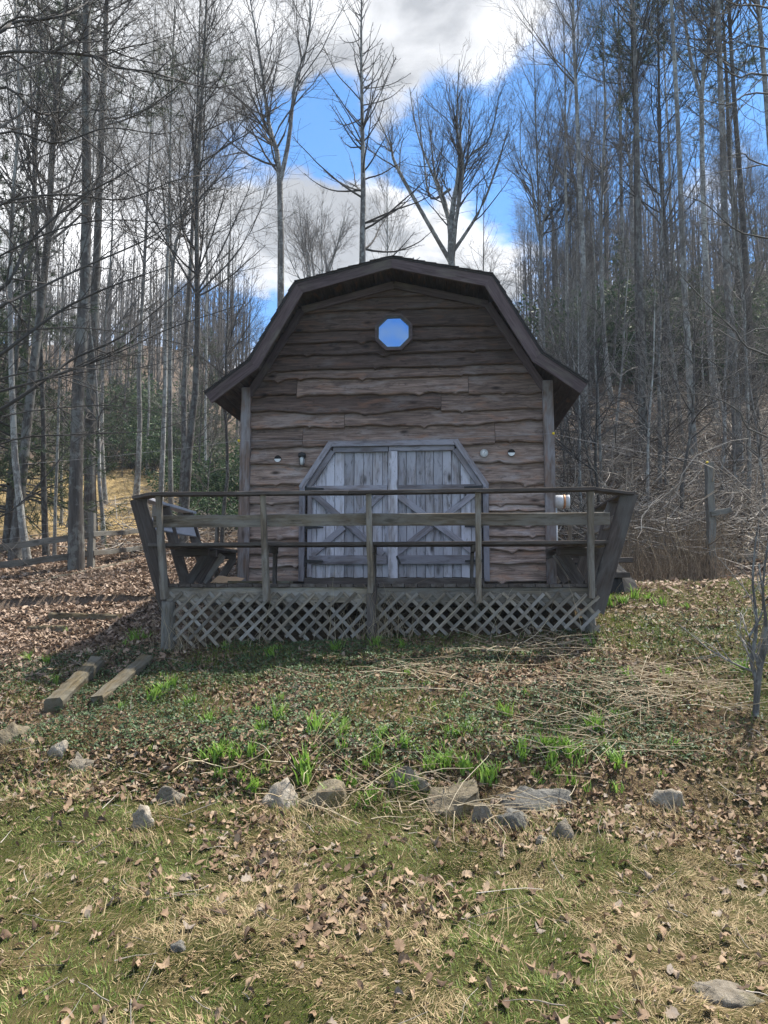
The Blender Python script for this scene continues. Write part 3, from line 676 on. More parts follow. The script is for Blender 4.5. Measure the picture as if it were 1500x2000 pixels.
# side benches: back leans outwards, runs to the shed
for sg_, xe in ((-1, DX0), (1, DX1)):
    ox = .38 * sg_
    def P(f, y, z): return (xe + ox * f, y, z)
    for k, y in enumerate((DY + .02, -1.0, -.15)):
        beam('bench_support', P(-.05, y, -.3), P(1.0, y, .98), .04, .185 if k == 0 else .13, W_LEAN, deck, up=(1, 0, 0), seg=6)
    beam('side_cap_rail', P(1.02, DY + .1, RH - .005), P(1.02, .0, RH - .02), .15, .036, W_SKYLIT if sg_ < 0 else W_CAP, deck)
    beam('side_back_rail', P(.74, DY + .05, .71), P(.74, -.0, .70), .03, .15, W_SKYLIT if sg_ < 0 else W_RAIL, deck, up=(.35 * sg_, 0, 1))
    for j in range(3): beam('side_bench_seat', P(.33, DY + .1, .44) if j == 0 else (xe - sg_ * (.0 + .145 * j - .06), DY + .1, .44), P(.33, -.05, .44) if j == 0 else (xe - sg_ * (.0 + .145 * j - .06), -.02, .44), .138, .04, W_CAP if j else W_RAIL, deck)
    for y in (DY + .5, -1.0, -.15):
        beam('bench_bearer', P(.3, y + .04, .375), (xe - sg_ * .3, y + .04, .375), .04, .085, W_LEAN, deck)
        beam('bench_leg', (xe - sg_ * .06, y + .05, .02), (xe - sg_ * .27, y + .05, .36), .1, .04, W_LEAN, deck, up=(0, 1, 0)); 
    for y in (-.6,): beam('bench_brace', (xe - sg_ * .02, y, .02), (xe - sg_ * .26, y + .02, .37), .09, .04, W_RAIL, deck, up=(0, 1, 0))
    beam('rear_post', (xe + ox * .2, .25, -.2), (xe + ox * .2 - .02, .25, RH - .02), .045, .06, W_RAIL, deck, up=(0, 1, 0))

# things lying on the deck
def flat_thing(name, label, cat, mat, pts, th, group=None):
    """pts = corner points in the deck frame"""
    c_ = sum((Vector(p) for p in pts), Vector()) / len(pts); n = len(pts)
    V = [Vector(p) - c_ for p in pts] + [Vector(p) - c_ + Vector((0, 0, th)) for p in pts]
    Fc = [tuple(reversed(range(n))), tuple(n + i for i in range(n))] + [(i, (i + 1) % n, n + (i + 1) % n, n + i) for i in range(n)]
    o = link(name, mesh(name, V, Fc, mat), None, SM @ Matrix.Translation(c_)); return tag(o, label, cat, group)
t = local_thing('cardboard_sheet', 'buckled tan cardboard sheet on the deck below the side bench', 'cardboard', -2.02, -1.05, .004)
V = []; nn = 7
for j in range(2):
    for i in range(nn): V.append((-.17 + .34 * i / (nn - 1), -.16 + .3 * j, .005 + (.085 - .03 * i / nn) * j + .006 * math.sin(i * 2)))
V += [(a, b, c_ + .005) for a, b, c_ in V]; Fc = []
for i in range(nn - 1): Fc += [(i, nn + i, nn + i + 1, i + 1), (2 * nn + i, 2 * nn + i + 1, 3 * nn + i + 1, 3 * nn + i), (i, i + 1, 2 * nn + i + 1, 2 * nn + i), (nn + i, 3 * nn + i, 3 * nn + i + 1, nn + i + 1)]
link('flap', mesh('flap', V, Fc, M_CARD), t)
flat_thing('loose_board', 'thin pale loose board lying flat on the deck near the corner post', 'board', W_TIMBER, [(-1.95, -1.3, .004), (-1.25, -1.1, .004), (-1.22, -1.0, .004), (-1.98, -1.18, .004)], .03)

# dark stacked lumber and tarp beside the shed
t = local_thing('tarped_woodpile', 'dark heap of old lumber under a black tarp behind the bench', 'woodpile', 2.6, 1.0, -.25)
rg = random.Random(5)
for i in range(16):
    z = .06 + .1 * (i // 3); y = -.5 + .4 * (i % 3) + rg.uniform(-.1, .1); beam('lumber', (-.6 + rg.uniform(-.1, .1), y, z), (.45 + rg.uniform(-.15, .2), y + rg.uniform(-.15, .15), z + rg.uniform(-.02, .02)), .14, .07, W_SOFF if i % 3 else W_CAP, t)
V = []; n = 22
for j in range(n + 1):
    for i in range(n + 1):
        a, b = -1 + 2 * i / n, -1 + 2 * j / n; e = math.hypot(a, b * .9); h_ = max(0, 1 - e ** 2.2 * .9)
        V.append((-.1 + a * .85, -.02 + b * .85, -.05 + .75 * h_ ** .6 + .22 * (float(fbm(i * .33, j * .33)) - .5) + .05 * rg.random()))
link('tarp', mesh('tarp', V, [(j * (n + 1) + i, j * (n + 1) + i + 1, (j + 1) * (n + 1) + i + 1, (j + 1) * (n + 1) + i) for j in range(n) for i in range(n)], M_BLACK, False), t)

# ---------------------------------------------------------------- fences, wire, timbers, stones
def wire(name, pts, r, label, cat, sag=0., parent=None):
    P_ = []
    for a, b in zip(pts[:-1], pts[1:]):
        for q in np.linspace(0, 1, 9)[:-1]:
            p = np.array(a) * (1 - q) + np.array(b) * q; p[2] -= sag * 4 * q * (1 - q); P_.append(p)
    P_.append(np.array(pts[-1])); P_ = np.array(P_); o_ = P_[0].copy()
    V, Q = tubes((P_ - o_)[None], np.full((1, len(P_)), r), 5)
    o = link(name, bigmesh(name, V, Q, M_WIRE), parent, Matrix.Translation(o_))
    if parent is None: tag(o, label, cat)
    return o
# split rail fence on the left
fp = root('rail_fence', (0, 0, 0), 0, 'grey wooden rail fence with wire strands among leaf litter left of the deck', 'fence')
pA = gp(178, 1112); pB = at(-60, 1160, pA[1] - .9); pB[2] = gz(pB[0], pB[1]); pC = at(300, 1090, pA[1] + 2.2); pC[2] = gz(pC[0], pC[1])
hA = at(176, 1002, pA[1])[2]
beam('fence_post', tuple(pA - [0, 0, .2]), (pA[0] - .02, pA[1], hA), .11, .11, W_FENCE, fp, up=(0, 1, 0), wob=.01)
for q in (pB, pC): beam('fence_post', (q[0], q[1], q[2] - .2), (q[0] + .02, q[1], q[2] + .95), .11, .11, W_FENCE, fp, up=(0, 1, 0), wob=.01)
for zl_, zr_ in (((1078, 1045), (1047,)), ((1112, 1082), (1080,))):
    a = at(-60, zl_[0], pB[1] - .07); b = at(172, zl_[1], pA[1] - .07); c_ = at(300, zr_[0] - 12, pC[1] - .07)
    beam('fence_rail', tuple(a), tuple(b), .045, .11, W_FENCE, fp, wob=.01, seg=8); beam('fence_rail', (b[0] + .08, b[1] + .02, b[2] + .01), tuple(c_), .04, .09, W_FENCE, fp, wob=.01, seg=8)
for k, f in enumerate((.25, .5, .8)):
    wire('fence_wire', [at(-60, 1040 + 22 * k, pB[1] - .06), at(176, 1012 + 14 * k, pA[1] - .065), at(300, 1004 + 14 * k, pC[1] - .06)], .0022, '', '', .02, fp)
# lone post on the right with a broken rail stub
pq = gp(1390, 1130)
fp2 = root('fence_post', tuple(pq), 0, 'lone grey fence post with a broken rail stub among dry weeds', 'fence post')
topq = at(1384, 903, pq[1])
beam('post', (0, 0, -.2), (topq[0] - pq[0], 0, topq[2] - pq[2]), .11, .12, W_FENCE, fp2, up=(0, 1, 0), wob=.012, seg=8)
b0 = at(1388, 1004, pq[1] - .08) - pq; b1 = at(1428, 996, pq[1] - .1) - pq
beam('rail_stub', tuple(b0), tuple(b1), .04, .09, W_FENCE, fp2, wob=.006)
iy = at(1381, 903, pq[1] - .07)
wo_ = wire('electric_wire', [np.array(s2w(-6.5, 1.5, 1.95)), np.array(ins_l), np.array(ins_r), iy, iy + np.array([3.5, -.6, .3])], .0022, 'thin wire strung across the shed front between yellow insulators', 'wire', .03)
for p in (ins_l, ins_r, Vector(iy)):
    lathe('insulator', [(.009, -.016), (.018, -.013), (.013, 0), (.018, .013), (.009, .016)], M_YELLOW, wo_, 'Y', M=Matrix.Translation(p - wo_.location))

def rottimber(name, a, b, wd, ht, label, group=None):
    """landscape timber on the slope, from pixel a to pixel b"""
    p0, p1 = gp(*a), gp(*b); M_, ln = axes(p0 + [0, 0, ht * .3], p1 + [0, 0, ht * .3], (0, 0, 1)); n = 14; V = []; Fc = []; rg = random.Random(int(a[0]))
    prof = [(-.5, -.5), (.5, -.5), (.5, .3), (.36, .5), (-.36, .5), (-.5, .3)]
    for i in range(n + 1):
        t_ = i / n; s = 1 + rg.uniform(-.07, .05)
        for y, z in prof: V.append((-ln / 2 + ln * t_ + (rg.uniform(-.02, .02) if i in (0, n) else 0), y * wd * s + rg.uniform(-.006, .006), z * ht * s + rg.uniform(-.008, .008)))
    k = len(prof)
    for i in range(n):
        for j in range(k): Fc.append((i * k + j, i * k + (j + 1) % k, (i + 1) * k + (j + 1) % k, (i + 1) * k + j))
    Fc += [tuple(reversed(range(k))), tuple(n * k + j for j in range(k))]
    o = link(name, mesh(name, V, Fc, W_TIMBER), None, M_); return tag(o, label, 'timber', group)
rottimber('landscape_timber', (104, 1392), (188, 1306), .15, .15, 'mossy tan landscape timber, the thicker of two lying side by side')
rottimber('landscape_timber', (190, 1378), (285, 1296), .13, .11, 'split rotting landscape timber, the thinner of two lying side by side')
rottimber('step_timber', (100, 1208), (235, 1210), .12, .09, 'weathered step timber half sunk in leaves, the one nearer the fence')
rottimber('step_timber', (60, 1232), (130, 1232), .12, .08, 'short sunken step timber half buried in leaves above the landscape timbers')
rottimber('fallen_rail', (60, 1143), (260, 1098), .08, .06, 'long grey fallen rail lying on leaves below the fence')

def stonemat(name, a, b, c_, moss):
    s = Mat(name, .9, .2); tc = s.n('ShaderNodeTexCoord'); v = tc.outputs['Object']; n_ = s.noise(v, 9, 8, .7, .5); n2_ = s.noise(v, 28, 5, .6); n3_ = s.noise(v, 5, 4, .6)
    c0 = s.ramp(n_, [(.3, a), (.52, b), (.72, c_)])
    mr = s.n('ShaderNodeMapRange'); s.l(n3_, mr.inputs[0]); mr.inputs[1].default_value = .54; mr.inputs[2].default_value = .66; mr.inputs[4].default_value = .65
    s.color(s.mix(mr.outputs[0], c0, moss)); s.bump(s.math('ADD', n_, s.math('MULTIPLY', n2_, .6)), 1.0, .035); return s.m
S_GREY = stonemat('stone_grey', (.07, .06, .047), (.19, .168, .135), (.34, .305, .25), (.11, .1, .05)); S_WHITE = stonemat('stone_white', (.13, .11, .085), (.32, .285, .235), (.52, .48, .41), (.17, .14, .08))
S_YEL = stonemat('stone_ochre', (.09, .075, .05), (.2, .17, .12), (.32, .28, .21), (.22, .18, .06)); S_DK = stonemat('stone_slate', (.07, .068, .062), (.16, .155, .14), (.27, .26, .24), (.11, .11, .07))
def stone(px, py, w_, h_, mat, label, seed, dfrac=.8, group=None):
    p = gp(px, py + h_ * .3); sc_ = p[1] / F; rg = np.random.default_rng(seed)
    bm = bmesh.new(); bmesh.ops.create_icosphere(bm, subdivisions=4, radius=1)
    cutn = [(rg.normal(size=3), rg.uniform(.45, .8)) for _ in range(11)]
    for v in bm.verts:
        c_ = np.array(v.co)
        for nrm, d in cutn:
            nn = nrm / np.linalg.norm(nrm); e = c_ @ nn - d
            if e > 0: c_ = c_ - nn * e * .97
        q = 1 + .5 * (float(fbm(c_[0] * 2 + seed, c_[1] * 2 + c_[2] * 2.3)) - .5) + .14 * (float(vnoise(c_[0] * 7 + seed, c_[2] * 7 + c_[1] * 5)) - .5)
        v.co = c_ * q
    bmesh.ops.scale(bm, vec=(w_ * sc_ * .7, w_ * sc_ * .6 * dfrac, h_ * sc_ * .85), verts=bm.verts)
    me = bpy.data.meshes.new('stone'); bm.to_mesh(me); bm.free(); me.materials.append(mat)
    me.polygons.foreach_set('use_smooth', [True] * len(me.polygons))
    o = link('stone', me, None, Matrix.Translation((p[0], p[1] + .02, p[2] - h_ * sc_ * .2)) @ Matrix.Rotation(rg.uniform(-.3, .3), 4, 'Z')); return tag(o, label, 'stone', group)
SG = 'stones edging the grassy bank'
for i, a in enumerate([(548, 1548, 80, 95, S_WHITE, 'white quartz streaked stone, tallest in the stone edging'), (895, 1552, 110, 85, S_YEL, 'ochre lichen covered stone in the stone edging'),
        (1038, 1560, 130, 70, S_DK, 'broad dark slate grey stone in the stone edging'), (938, 1592, 40, 60, S_GREY, 'narrow upright grey stone beside the ochre stone'),
        (1098, 1618, 55, 60, S_GREY, 'rounded pale grey stone below the broad dark stone'), (1054, 1640, 26, 24, S_WHITE, 'small whitish stone below the rounded pale stone'),
        (1012, 1606, 70, 45, S_DK, 'dark wedge of rock under the broad slate stone'), (1312, 1558, 70, 48, S_WHITE, 'pale flat stone alone in dry grass to the right of the edging'),
        (790, 1515, 70, 65, S_GREY, 'grey weathered stone under fallen stalks in the edging'), (640, 1540, 100, 70, S_YEL, 'brown grass capped stone next to the white quartz stone'),
        (340, 1556, 55, 45, S_GREY, 'grey angular stone half hidden in grass'), (276, 1600, 40, 60, S_WHITE, 'small upright pale stone standing in the lawn'),
        (155, 1488, 62, 55, S_GREY, 'round speckled grey boulder below the landscape timbers'), (105, 1460, 48, 42, S_WHITE, 'smooth pale stone next to the speckled boulder'),
        (20, 1430, 70, 60, S_YEL, 'brown boulder capped with dry grass'), (48, 1442, 32, 38, S_GREY, 'small grey stone against the brown boulder'),
        (346, 1850, 34, 28, S_DK, 'dark lichen spotted stone lying in the lawn'), (1425, 1935, 130, 40, S_GREY, 'flat grey rock flush with the lawn under leaves'),
        (1440, 1068, 75, 60, S_WHITE, 'large pale boulder behind the lone fence post'), (1490, 1040, 60, 60, S_WHITE, 'whitish boulder at the foot of the brushy hillside')]):
    stone(*a, 40 + i)

# ---------------------------------------------------------------- trees
def grow(P, Rr, n, t0, t1, ang, lenf, k, rng, up=.15, jit=.12, rs=.5, rmin=.004, tdist=1.0):
    """n branches on the polylines P (m,K,3)"""
    m, K_, _ = P.shape
    seglen = np.linalg.norm(np.diff(P, axis=1), axis=2).sum(1)
    pi = rng.choice(m, n, p=seglen / seglen.sum()); t = t0 + (t1 - t0) * rng.random(n) ** tdist
    f = t * (K_ - 1); i = np.minimum(f.astype(int), K_ - 2); f = (f - i)[:, None]
    p = P[pi, i] * (1 - f) + P[pi, i + 1] * f; T = P[pi, i + 1] - P[pi, i]; T /= np.linalg.norm(T, axis=1, keepdims=True) + 1e-9
    r = Rr[pi, i] * (1 - f[:, 0]) + Rr[pi, i + 1] * f[:, 0]
    q = rng.normal(size=(n, 3)); q -= (q * T).sum(1, keepdims=True) * T; q /= np.linalg.norm(q, axis=1, keepdims=True)
    a = np.radians(rng.normal(ang[0], ang[1], n))[:, None]; d = T * np.cos(a) + q * np.sin(a)
    ln = lenf(t, seglen[pi]) * rng.uniform(.6, 1.25, n); st = (ln / (k - 1))[:, None]
    out = [p]
    for j in range(k - 1):
        d = d + rng.normal(size=(n, 3)) * jit + np.array([0, 0, up]); d /= np.linalg.norm(d, axis=1, keepdims=True); out.append(out[-1] + d * st)
    B = np.stack(out, 1); r0 = np.maximum(np.minimum(r * rs, ln * .016 + .002), rmin)
    return B, np.maximum(r0[:, None] * np.linspace(1, .25, k)[None], rmin * .6)
def stem(pts, r0, r1, k=14, flare=True):
    P = spline(pts, k)[None]; t = np.linspace(0, 1, k); r = r0 + (r1 - r0) * t ** .9
    if flare: r = r * (1 + .3 * np.exp(-t * 26))
    return P, r[None]
def treemesh(kind, H, r0, seed):
    rng = np.random.default_rng(seed); wob = lambda s: rng.normal(size=2) * s
    def straight(H, lean=.035):
        pts = [(0, 0, -.3)]; off = np.zeros(2)
        for q in np.linspace(.12, 1, 8): off = off + wob(lean * H * .12); pts.append((off[0], off[1], H * q))
        return pts
    extra = None
    if kind == 'straight':
        S = [stem(straight(H), r0, r0 * .1)]; c1 = grow(S[0][0], S[0][1], 46, .36, .98, (48, 12), lambda t, l: .34 * H * (1.12 - t) ** .7 * .62, 7, rng, .1, .09, .42)
        c2 = grow(*c1, 330, .2, .98, (38, 12), lambda t, l: .42 * l, 5, rng, .05, .14, .6); c3 = grow(*c2, 1500, .15, 1, (36, 14), lambda t, l: .5 * l + .1, 4, rng, .03, .16, .7, .0042)
        br = [c1, c2, c3]
    elif kind == 'narrow':
        S = [stem(straight(H, .015), r0, r0 * .1)]; c1 = grow(S[0][0], S[0][1], 40, .5, .99, (30, 8), lambda t, l: .24 * H * (1.15 - t) ** .6, 7, rng, .07, .07, .45)
        c2 = grow(*c1, 300, .2, .98, (30, 10), lambda t, l: .4 * l, 5, rng, .07, .12, .6); c3 = grow(*c2, 1300, .15, 1, (32, 12), lambda t, l: .5 * l + .1, 4, rng, .04, .14, .7, .0042)
        br = [c1, c2, c3]
    elif kind == 'fork':
        hf = .6 * H
        S = [stem([(0, 0, -.3), (.02 * H * .3, 0, hf * .5), (0, 0, hf), (-.02 * H, 0, hf * 1.15), (-.04 * H, .02 * H, H * .82), (-.07 * H, .02 * H, H)], r0, r0 * .1),
             stem([(0, 0, hf * .96), (.016 * H, 0, hf * 1.1), (.028 * H, .0, H * .78), (.055 * H, -.02 * H, H * .86), (.05 * H, -.02 * H, H * 1.02)], r0 * .6, r0 * .1, flare=False)]
        S2 = (np.concatenate([s[0] for s in S]), np.concatenate([s[1] for s in S]))
        c1 = grow(*S2, 60, .4, .98, (46, 13), lambda t, l: .2 * H * (1.15 - t) ** .5, 8, rng, .1, .12, .45)
        c2 = grow(*c1, 380, .2, .98, (38, 12), lambda t, l: .42 * l, 5, rng, .06, .15, .6); c3 = grow(*c2, 1700, .15, 1, (36, 14), lambda t, l: .5 * l + .1, 4, rng, .04, .16, .7, .0042)
        br = [c1, c2, c3]
    elif kind == 'larch':
        S = [stem(straight(H, .01), r0, r0 * .12)]
        c1 = grow(S[0][0], S[0][1], 50, .45, .95, (66, 14), lambda t, l: .23 * H * (1.1 - t) ** .7, 9, rng, .09, .07, .4, .016)
        ct = grow(S[0][0], S[0][1], 26, .84, .99, (34, 10), lambda t, l: .09 * H * (1.1 - t) ** .3, 6, rng, .12, .07, .5, .012)
        c2 = grow(*c1, 110, .3, .95, (42, 14), lambda t, l: .3 * l, 5, rng, .03, .12, .7, .009)
        kn = grow(*c1, 900, .08, 1, (75, 14), lambda t, l: .0 * l + .1, 3, rng, .0, .1, .8, .009); kn2 = grow(*c2, 400, .1, 1, (70, 14), lambda t, l: .0 * l + .08, 3, rng, 0, .1, .8, .008)
        br = [c1, ct, c2, kn, kn2]
    elif kind == 'spread':
        hf = .6 * H; S = [stem([(0, 0, -.3), (.01 * H, 0, hf * .5), (0, 0, hf), (.02 * H, 0, hf * 1.25), (.035 * H, .02 * H, H * .95)], r0, r0 * .1)]
        for a, sp_, hh in ((3.0, .17, .88), (.2, .16, .9), (1.7, .12, .95), (4.6, .12, .93), (2.6, .08, .96), (.5, .07, .95), (3.6, .12, .9), (5.6, .12, .9)):
            S.append(stem([(0, 0, hf * rng.uniform(.72, 1.22)), (math.cos(a) * sp_ * H * rng.uniform(.25, .6) + rng.normal() * .2, math.sin(a) * sp_ * H * .4, hf * rng.uniform(1.1, 1.27)), (math.cos(a) * sp_ * H * .8, math.sin(a) * sp_ * H * .75, H * .8), (math.cos(a) * sp_ * H, math.sin(a) * sp_ * H, H * hh)], r0 * rng.uniform(.26, .42), r0 * .05, flare=False))
        S2 = (np.concatenate([s[0] for s in S[1:]]), np.concatenate([s[1] for s in S[1:]]))
        c1 = grow(*S2, 130, .2, .98, (32, 10), lambda t, l: .4 * l * (1.25 - t), 8, rng, .08, .1, .5)
        c2 = grow(*c1, 800, .2, .98, (32, 11), lambda t, l: .45 * l, 5, rng, .07, .13, .6); c3 = grow(*c2, 2200, .15, 1, (34, 13), lambda t, l: .5 * l + .1, 4, rng, .05, .15, .7, .0045)
        br = [c1, c2, c3]
    elif kind == 'sapling':
        S = [stem(straight(H, .07), r0, r0 * .12, 10)]; c1 = grow(S[0][0], S[0][1], 20, .3, .98, (46, 14), lambda t, l: .34 * H * (1.1 - t) ** .6, 7, rng, .05, .2, .6, .005)
        c2 = grow(*c1, 160, .15, 1, (42, 15), lambda t, l: .4 * l, 5, rng, .02, .2, .7, .004); c3 = grow(*c2, 300, .15, 1, (40, 15), lambda t, l: .5 * l, 4, rng, .02, .2, .7, .0035)
        br = [c1, c2, c3]
    elif kind in ('pine', 'hemlock'):
        S = [stem(straight(H, .015), r0, r0 * .1)]; hm = kind == 'hemlock'
        c1 = grow(S[0][0], S[0][1], 90 if hm else 60, .12 if hm else .5, .98, (80, 10), lambda t, l: (.26 if hm else .22) * H * (1.08 - t) ** .8, 7, rng, -.03 if hm else .07, .07, .35)
        c2 = grow(*c1, 520, .2, 1, (50, 12), lambda t, l: .34 * l, 5, rng, -.01 if hm else .05, .1, .6, .004)
        br = [c1, c2]
        n = 30000; B = c2[0]; m = len(B); a = rng.integers(0, m, n); t = rng.random(n) ** .7 * 3.99; i = t.astype(int); f = (t - i)[:, None]
        p = B[a, i] * (1 - f) + B[a, i + 1] * f; T = B[a, i + 1] - B[a, i]; T /= np.linalg.norm(T, axis=1, keepdims=True)
        d = T * .55 + rng.normal(size=(n, 3)) * .55; d /= np.linalg.norm(d, axis=1, keepdims=True); s = np.cross(d, rng.normal(size=(n, 3))); s /= np.linalg.norm(s, axis=1, keepdims=True)
        ln = rng.uniform(.07, .15, n)[:, None]; wd = .0055 if not hm else .006
        V = np.stack([p - s * wd, p + s * wd, p + d * ln + s * wd * .3, p + d * ln - s * wd * .3], 1).reshape(-1, 3); extra = (V, np.arange(n * 4).reshape(-1, 4))
    tv = merge([tubes(s[0], s[1], 9) for s in S]); parts = [tubes(br[0][0], br[0][1], 5)] + [tubes(b[0], b[1], 3) for b in br[1:]]
    return tv, merge(parts), extra
def make_tree(kind, H, r0, seed, bk, tw):
    tv, cv, ex = treemesh(kind, H, r0, seed)
    return (bigmesh('trunk', tv[0], tv[1], bk, True), bigmesh('crown', cv[0], cv[1], tw), bigmesh('needles', ex[0], ex[1], NEEDLE) if ex else None)
def place_tree(name, meshes, loc, rz, s, label, cat='tree', group=None, tilt=(0, 0)):
    o = bpy.data.objects.new(name, None); COL.objects.link(o); o.empty_display_size = .3; o.location = loc; o.rotation_euler = (tilt[0], tilt[1], rz); o.scale = (s, s, s)
    tag(o, label, cat, group)
    for nm, me in zip(('trunk', 'crown', 'needles'), meshes):
        if me: c_ = bpy.data.objects.new(nm, me); COL.objects.link(c_); c_.parent = o
    return o
PR = {}
for key, a in {'s1': ('straight', 19, .105, 1, B_GREY, T_GREY), 's2': ('straight', 17, .1, 2, B_DARK, T_DARK), 's3': ('straight', 18, .09, 3, B_PALE, T_GREY), 'n1': ('narrow', 21, .105, 4, B_GREY, T_GREY), 'n2': ('narrow', 20, .088, 5, B_PALE, T_PALE),
               'n3': ('narrow', 19, .105, 6, B_DARK, T_DARK), 'f1': ('fork', 19, .16, 7, B_GREY, T_DARK), 'f2': ('fork', 17, .1, 17, B_PALE, T_GREY), 'sp': ('spread', 15, .21, 8, B_GREY, T_DARK), 'sp2': ('spread', 11, .13, 18, B_PALE, T_GREY), 'la': ('larch', 21, .22, 9, B_GREY, T_DARK),
               'sa': ('sapling', 6, .045, 10, B_PALE, T_PALE), 'sb': ('sapling', 7.5, .06, 11, B_GREY, T_GREY), 'sd': ('sapling', 5, .04, 12, B_DARK, T_DARK), 'pi': ('pine', 19, .14, 13, B_DARK, T_DARK), 'he': ('hemlock', 9, .1, 14, B_DARK, T_DARK)}.items():
    PR[key] = (make_tree(*a), a[1])
def tree_px(key, px, d, top, rz, name, label, tilt=(0, 0), group=None, s=None):
    x = (px - 750) / F * d; z = gz(x, d); zt_ = at(px, top, d)[2] if top is not None else None
    s = s or (zt_ - z) / PR[key][1]
    return place_tree(name, PR[key][0], (x, d, z - .05), rz, s, label, 'tree', group, tilt)
# trees that stand out in the photograph
tree_px('f1', 535, 27, -60, .0, 'forked_tree', 'tall grey tree forking into two upright stems above the shed roof')
tree_px('la', 705, 19, -30, 1.2, 'knobbly_conifer', 'bare knobbly larch like tree rising behind the shed ridge', (0, .01))
tree_px('n2', 756, 27, 270, 2, 'slender_tree', 'slender pale bare tree just right of the knobbly larch')
tree_px('sp', 886, 28, 130, .2, 'spreading_tree', 'bare tree with wide V shaped crown behind the right roof slope')
tree_px('s2', 945, 31, 360, 1, 'bare_tree', 'small dark bare tree right of the V crowned tree')
tree_px('n1', 1070, 23, 30, .6, 'tall_tree', 'tall narrow bare tree nearest the right roof slope')
tree_px('sp2', 612, 46, 390, 2.5, 'small_tree', 'small far bare tree between forked tree and larch')
# woods: look-alike trees by kind
KL = {'s1': ('bare_tree', 'grey barked bare tree with open crown in the hillside woods'), 's2': ('bare_tree', 'dark barked bare tree with open crown in the woods'), 's3': ('bare_tree', 'pale barked bare tree with open crown in the woods'),
      'n1': ('slim_tree', 'tall grey bare tree with slim crown in the woods'), 'n2': ('slim_tree', 'tall pale bare tree with slim crown in the woods'), 'n3': ('slim_tree', 'tall dark bare tree with slim crown in the woods'),
      'f1': ('twin_stem_tree', 'bare grey tree with two upright stems in the woods'), 'f2': ('twin_stem_tree', 'bare pale tree with two upright stems in the woods'), 'sp2': ('low_tree', 'low spreading pale bare tree in the woods'),
      'sa': ('sapling', 'thin pale twiggy sapling in the undergrowth'), 'sb': ('sapling', 'thin grey twiggy sapling in the undergrowth'), 'sd': ('sapling', 'thin dark twiggy sapling in the undergrowth'),
      'pi': ('pine_tree', 'tall pine with dark green needle tufts in the woods'), 'he': ('hemlock_tree', 'young hemlock with drooping green needles in the woods')}
def wood_tree(key, px, d, s, rz, tilt=(0, 0)):
    nm, lb = KL[key]; x = (px - 750) / F * d
    lb = lb.rsplit(' in the ', 1)[0]
    if px < 480: lb += (' standing just past the rail fence' if d < 17 else ' on the open slope beyond the fence' if d < 30 else ' far beyond the fence')
    elif px < 1030: lb += ' on the far ridge behind the shed'
    else: lb += (' at the foot of the brushy slope' if d < 18 else ' among the brush on the steep slope' if d < 30 else ' high above the brush')
    if abs(tilt[1]) > .035: lb += ', leaning'
    elif s < .62 and 'sapling' not in nm: lb = 'thin ' + lb
    elif s > .98 and 'sapling' not in nm: lb = 'stout ' + lb
    return place_tree(nm, PR[key][0], (x, d, gz(x, d) - .08), rz, s, lb, 'tree' if 'sap' not in nm else 'sapling', lb.split(' ', 1)[1] if False else ('saplings in the undergrowth' if 'sap' in nm else 'trees in the woods around the shed'), tilt)
rg = random.Random(21)
# left trunks seen in the photograph: kind, pixel x at the foot, distance, scale
for key, px, d, s, tl in (('s2', 28, 14, 1.05, (0, .03)), ('s3', 62, 13.4, .75, (0, .09)), ('n3', 92, 14.5, .6, (0, .08)), ('n3', 152, 13, 1.2, (0, .015)), ('n2', 140, 13.2, .5, (0, .02)), ('n2', 108, 13.8, .4, (0, .07)), ('s1', 262, 25, .95, (0, 0)),
                          ('n2', 310, 18, .8, (0, 0)), ('f2', 334, 19, .7, (0, .02)), ('s2', 358, 15, .9, (0, 0)), ('n3', 350, 17, .8, (0, .01)), ('s2', 433, 14, .45, (0, .0)), ('s3', 205, 23, .8, (0, .02)), ('n2', 400, 26, .7, (0, -.02)),
                          ('pi', 178, 17, 1.0, (0, .02)), ('pi', 20, 22, 1.0, (0, 0)), ('he', 12, 15, .85, (0, 0)), ('he', -60, 17, 1.2, (0, 0)), ('he', 235, 31, .7, (0, 0)), ('s1', -40, 12, 1.0, (0, .1)),
                          ('n1', 1152, 21, 1.0, (0, 0)), ('n3', 1262, 19, 1.05, (0, 0)), ('n2', 1362, 18, 1.1, (0, -.01)), ('n1', 1448, 17, 1.1, (0, 0)), ('s3', 1205, 24, .95, (0, 0)), ('s2', 1310, 22, 1.0, (0, 0)), ('n2', 1118, 26, .9, (0, .01)), ('f2', 1410, 21, 1.05, (0, 0)),
                          ('n3', 1490, 20, 1.1, (0, 0)), ('s3', 1180, 15.5, .42, (0, 0)), ('n2', 1135, 14, .3, (0, .02)), ('pi', 1258, 24, .95, (0, 0)), ('pi', 1475, 25, 1.0, (0, 0)), ('n1', 1235, 29, 1., (0, 0)), ('n2', 1335, 30, 1., (0, 0)), ('s1', 1290, 16, .5, (0, -.05)), ('s3', 1460, 15, .55, (0, -.03)), ('n1', 1560, 19, 1.1, (0, -.02))):
    wood_tree(key, px, d, s, rg.uniform(0, 6.28), tl)
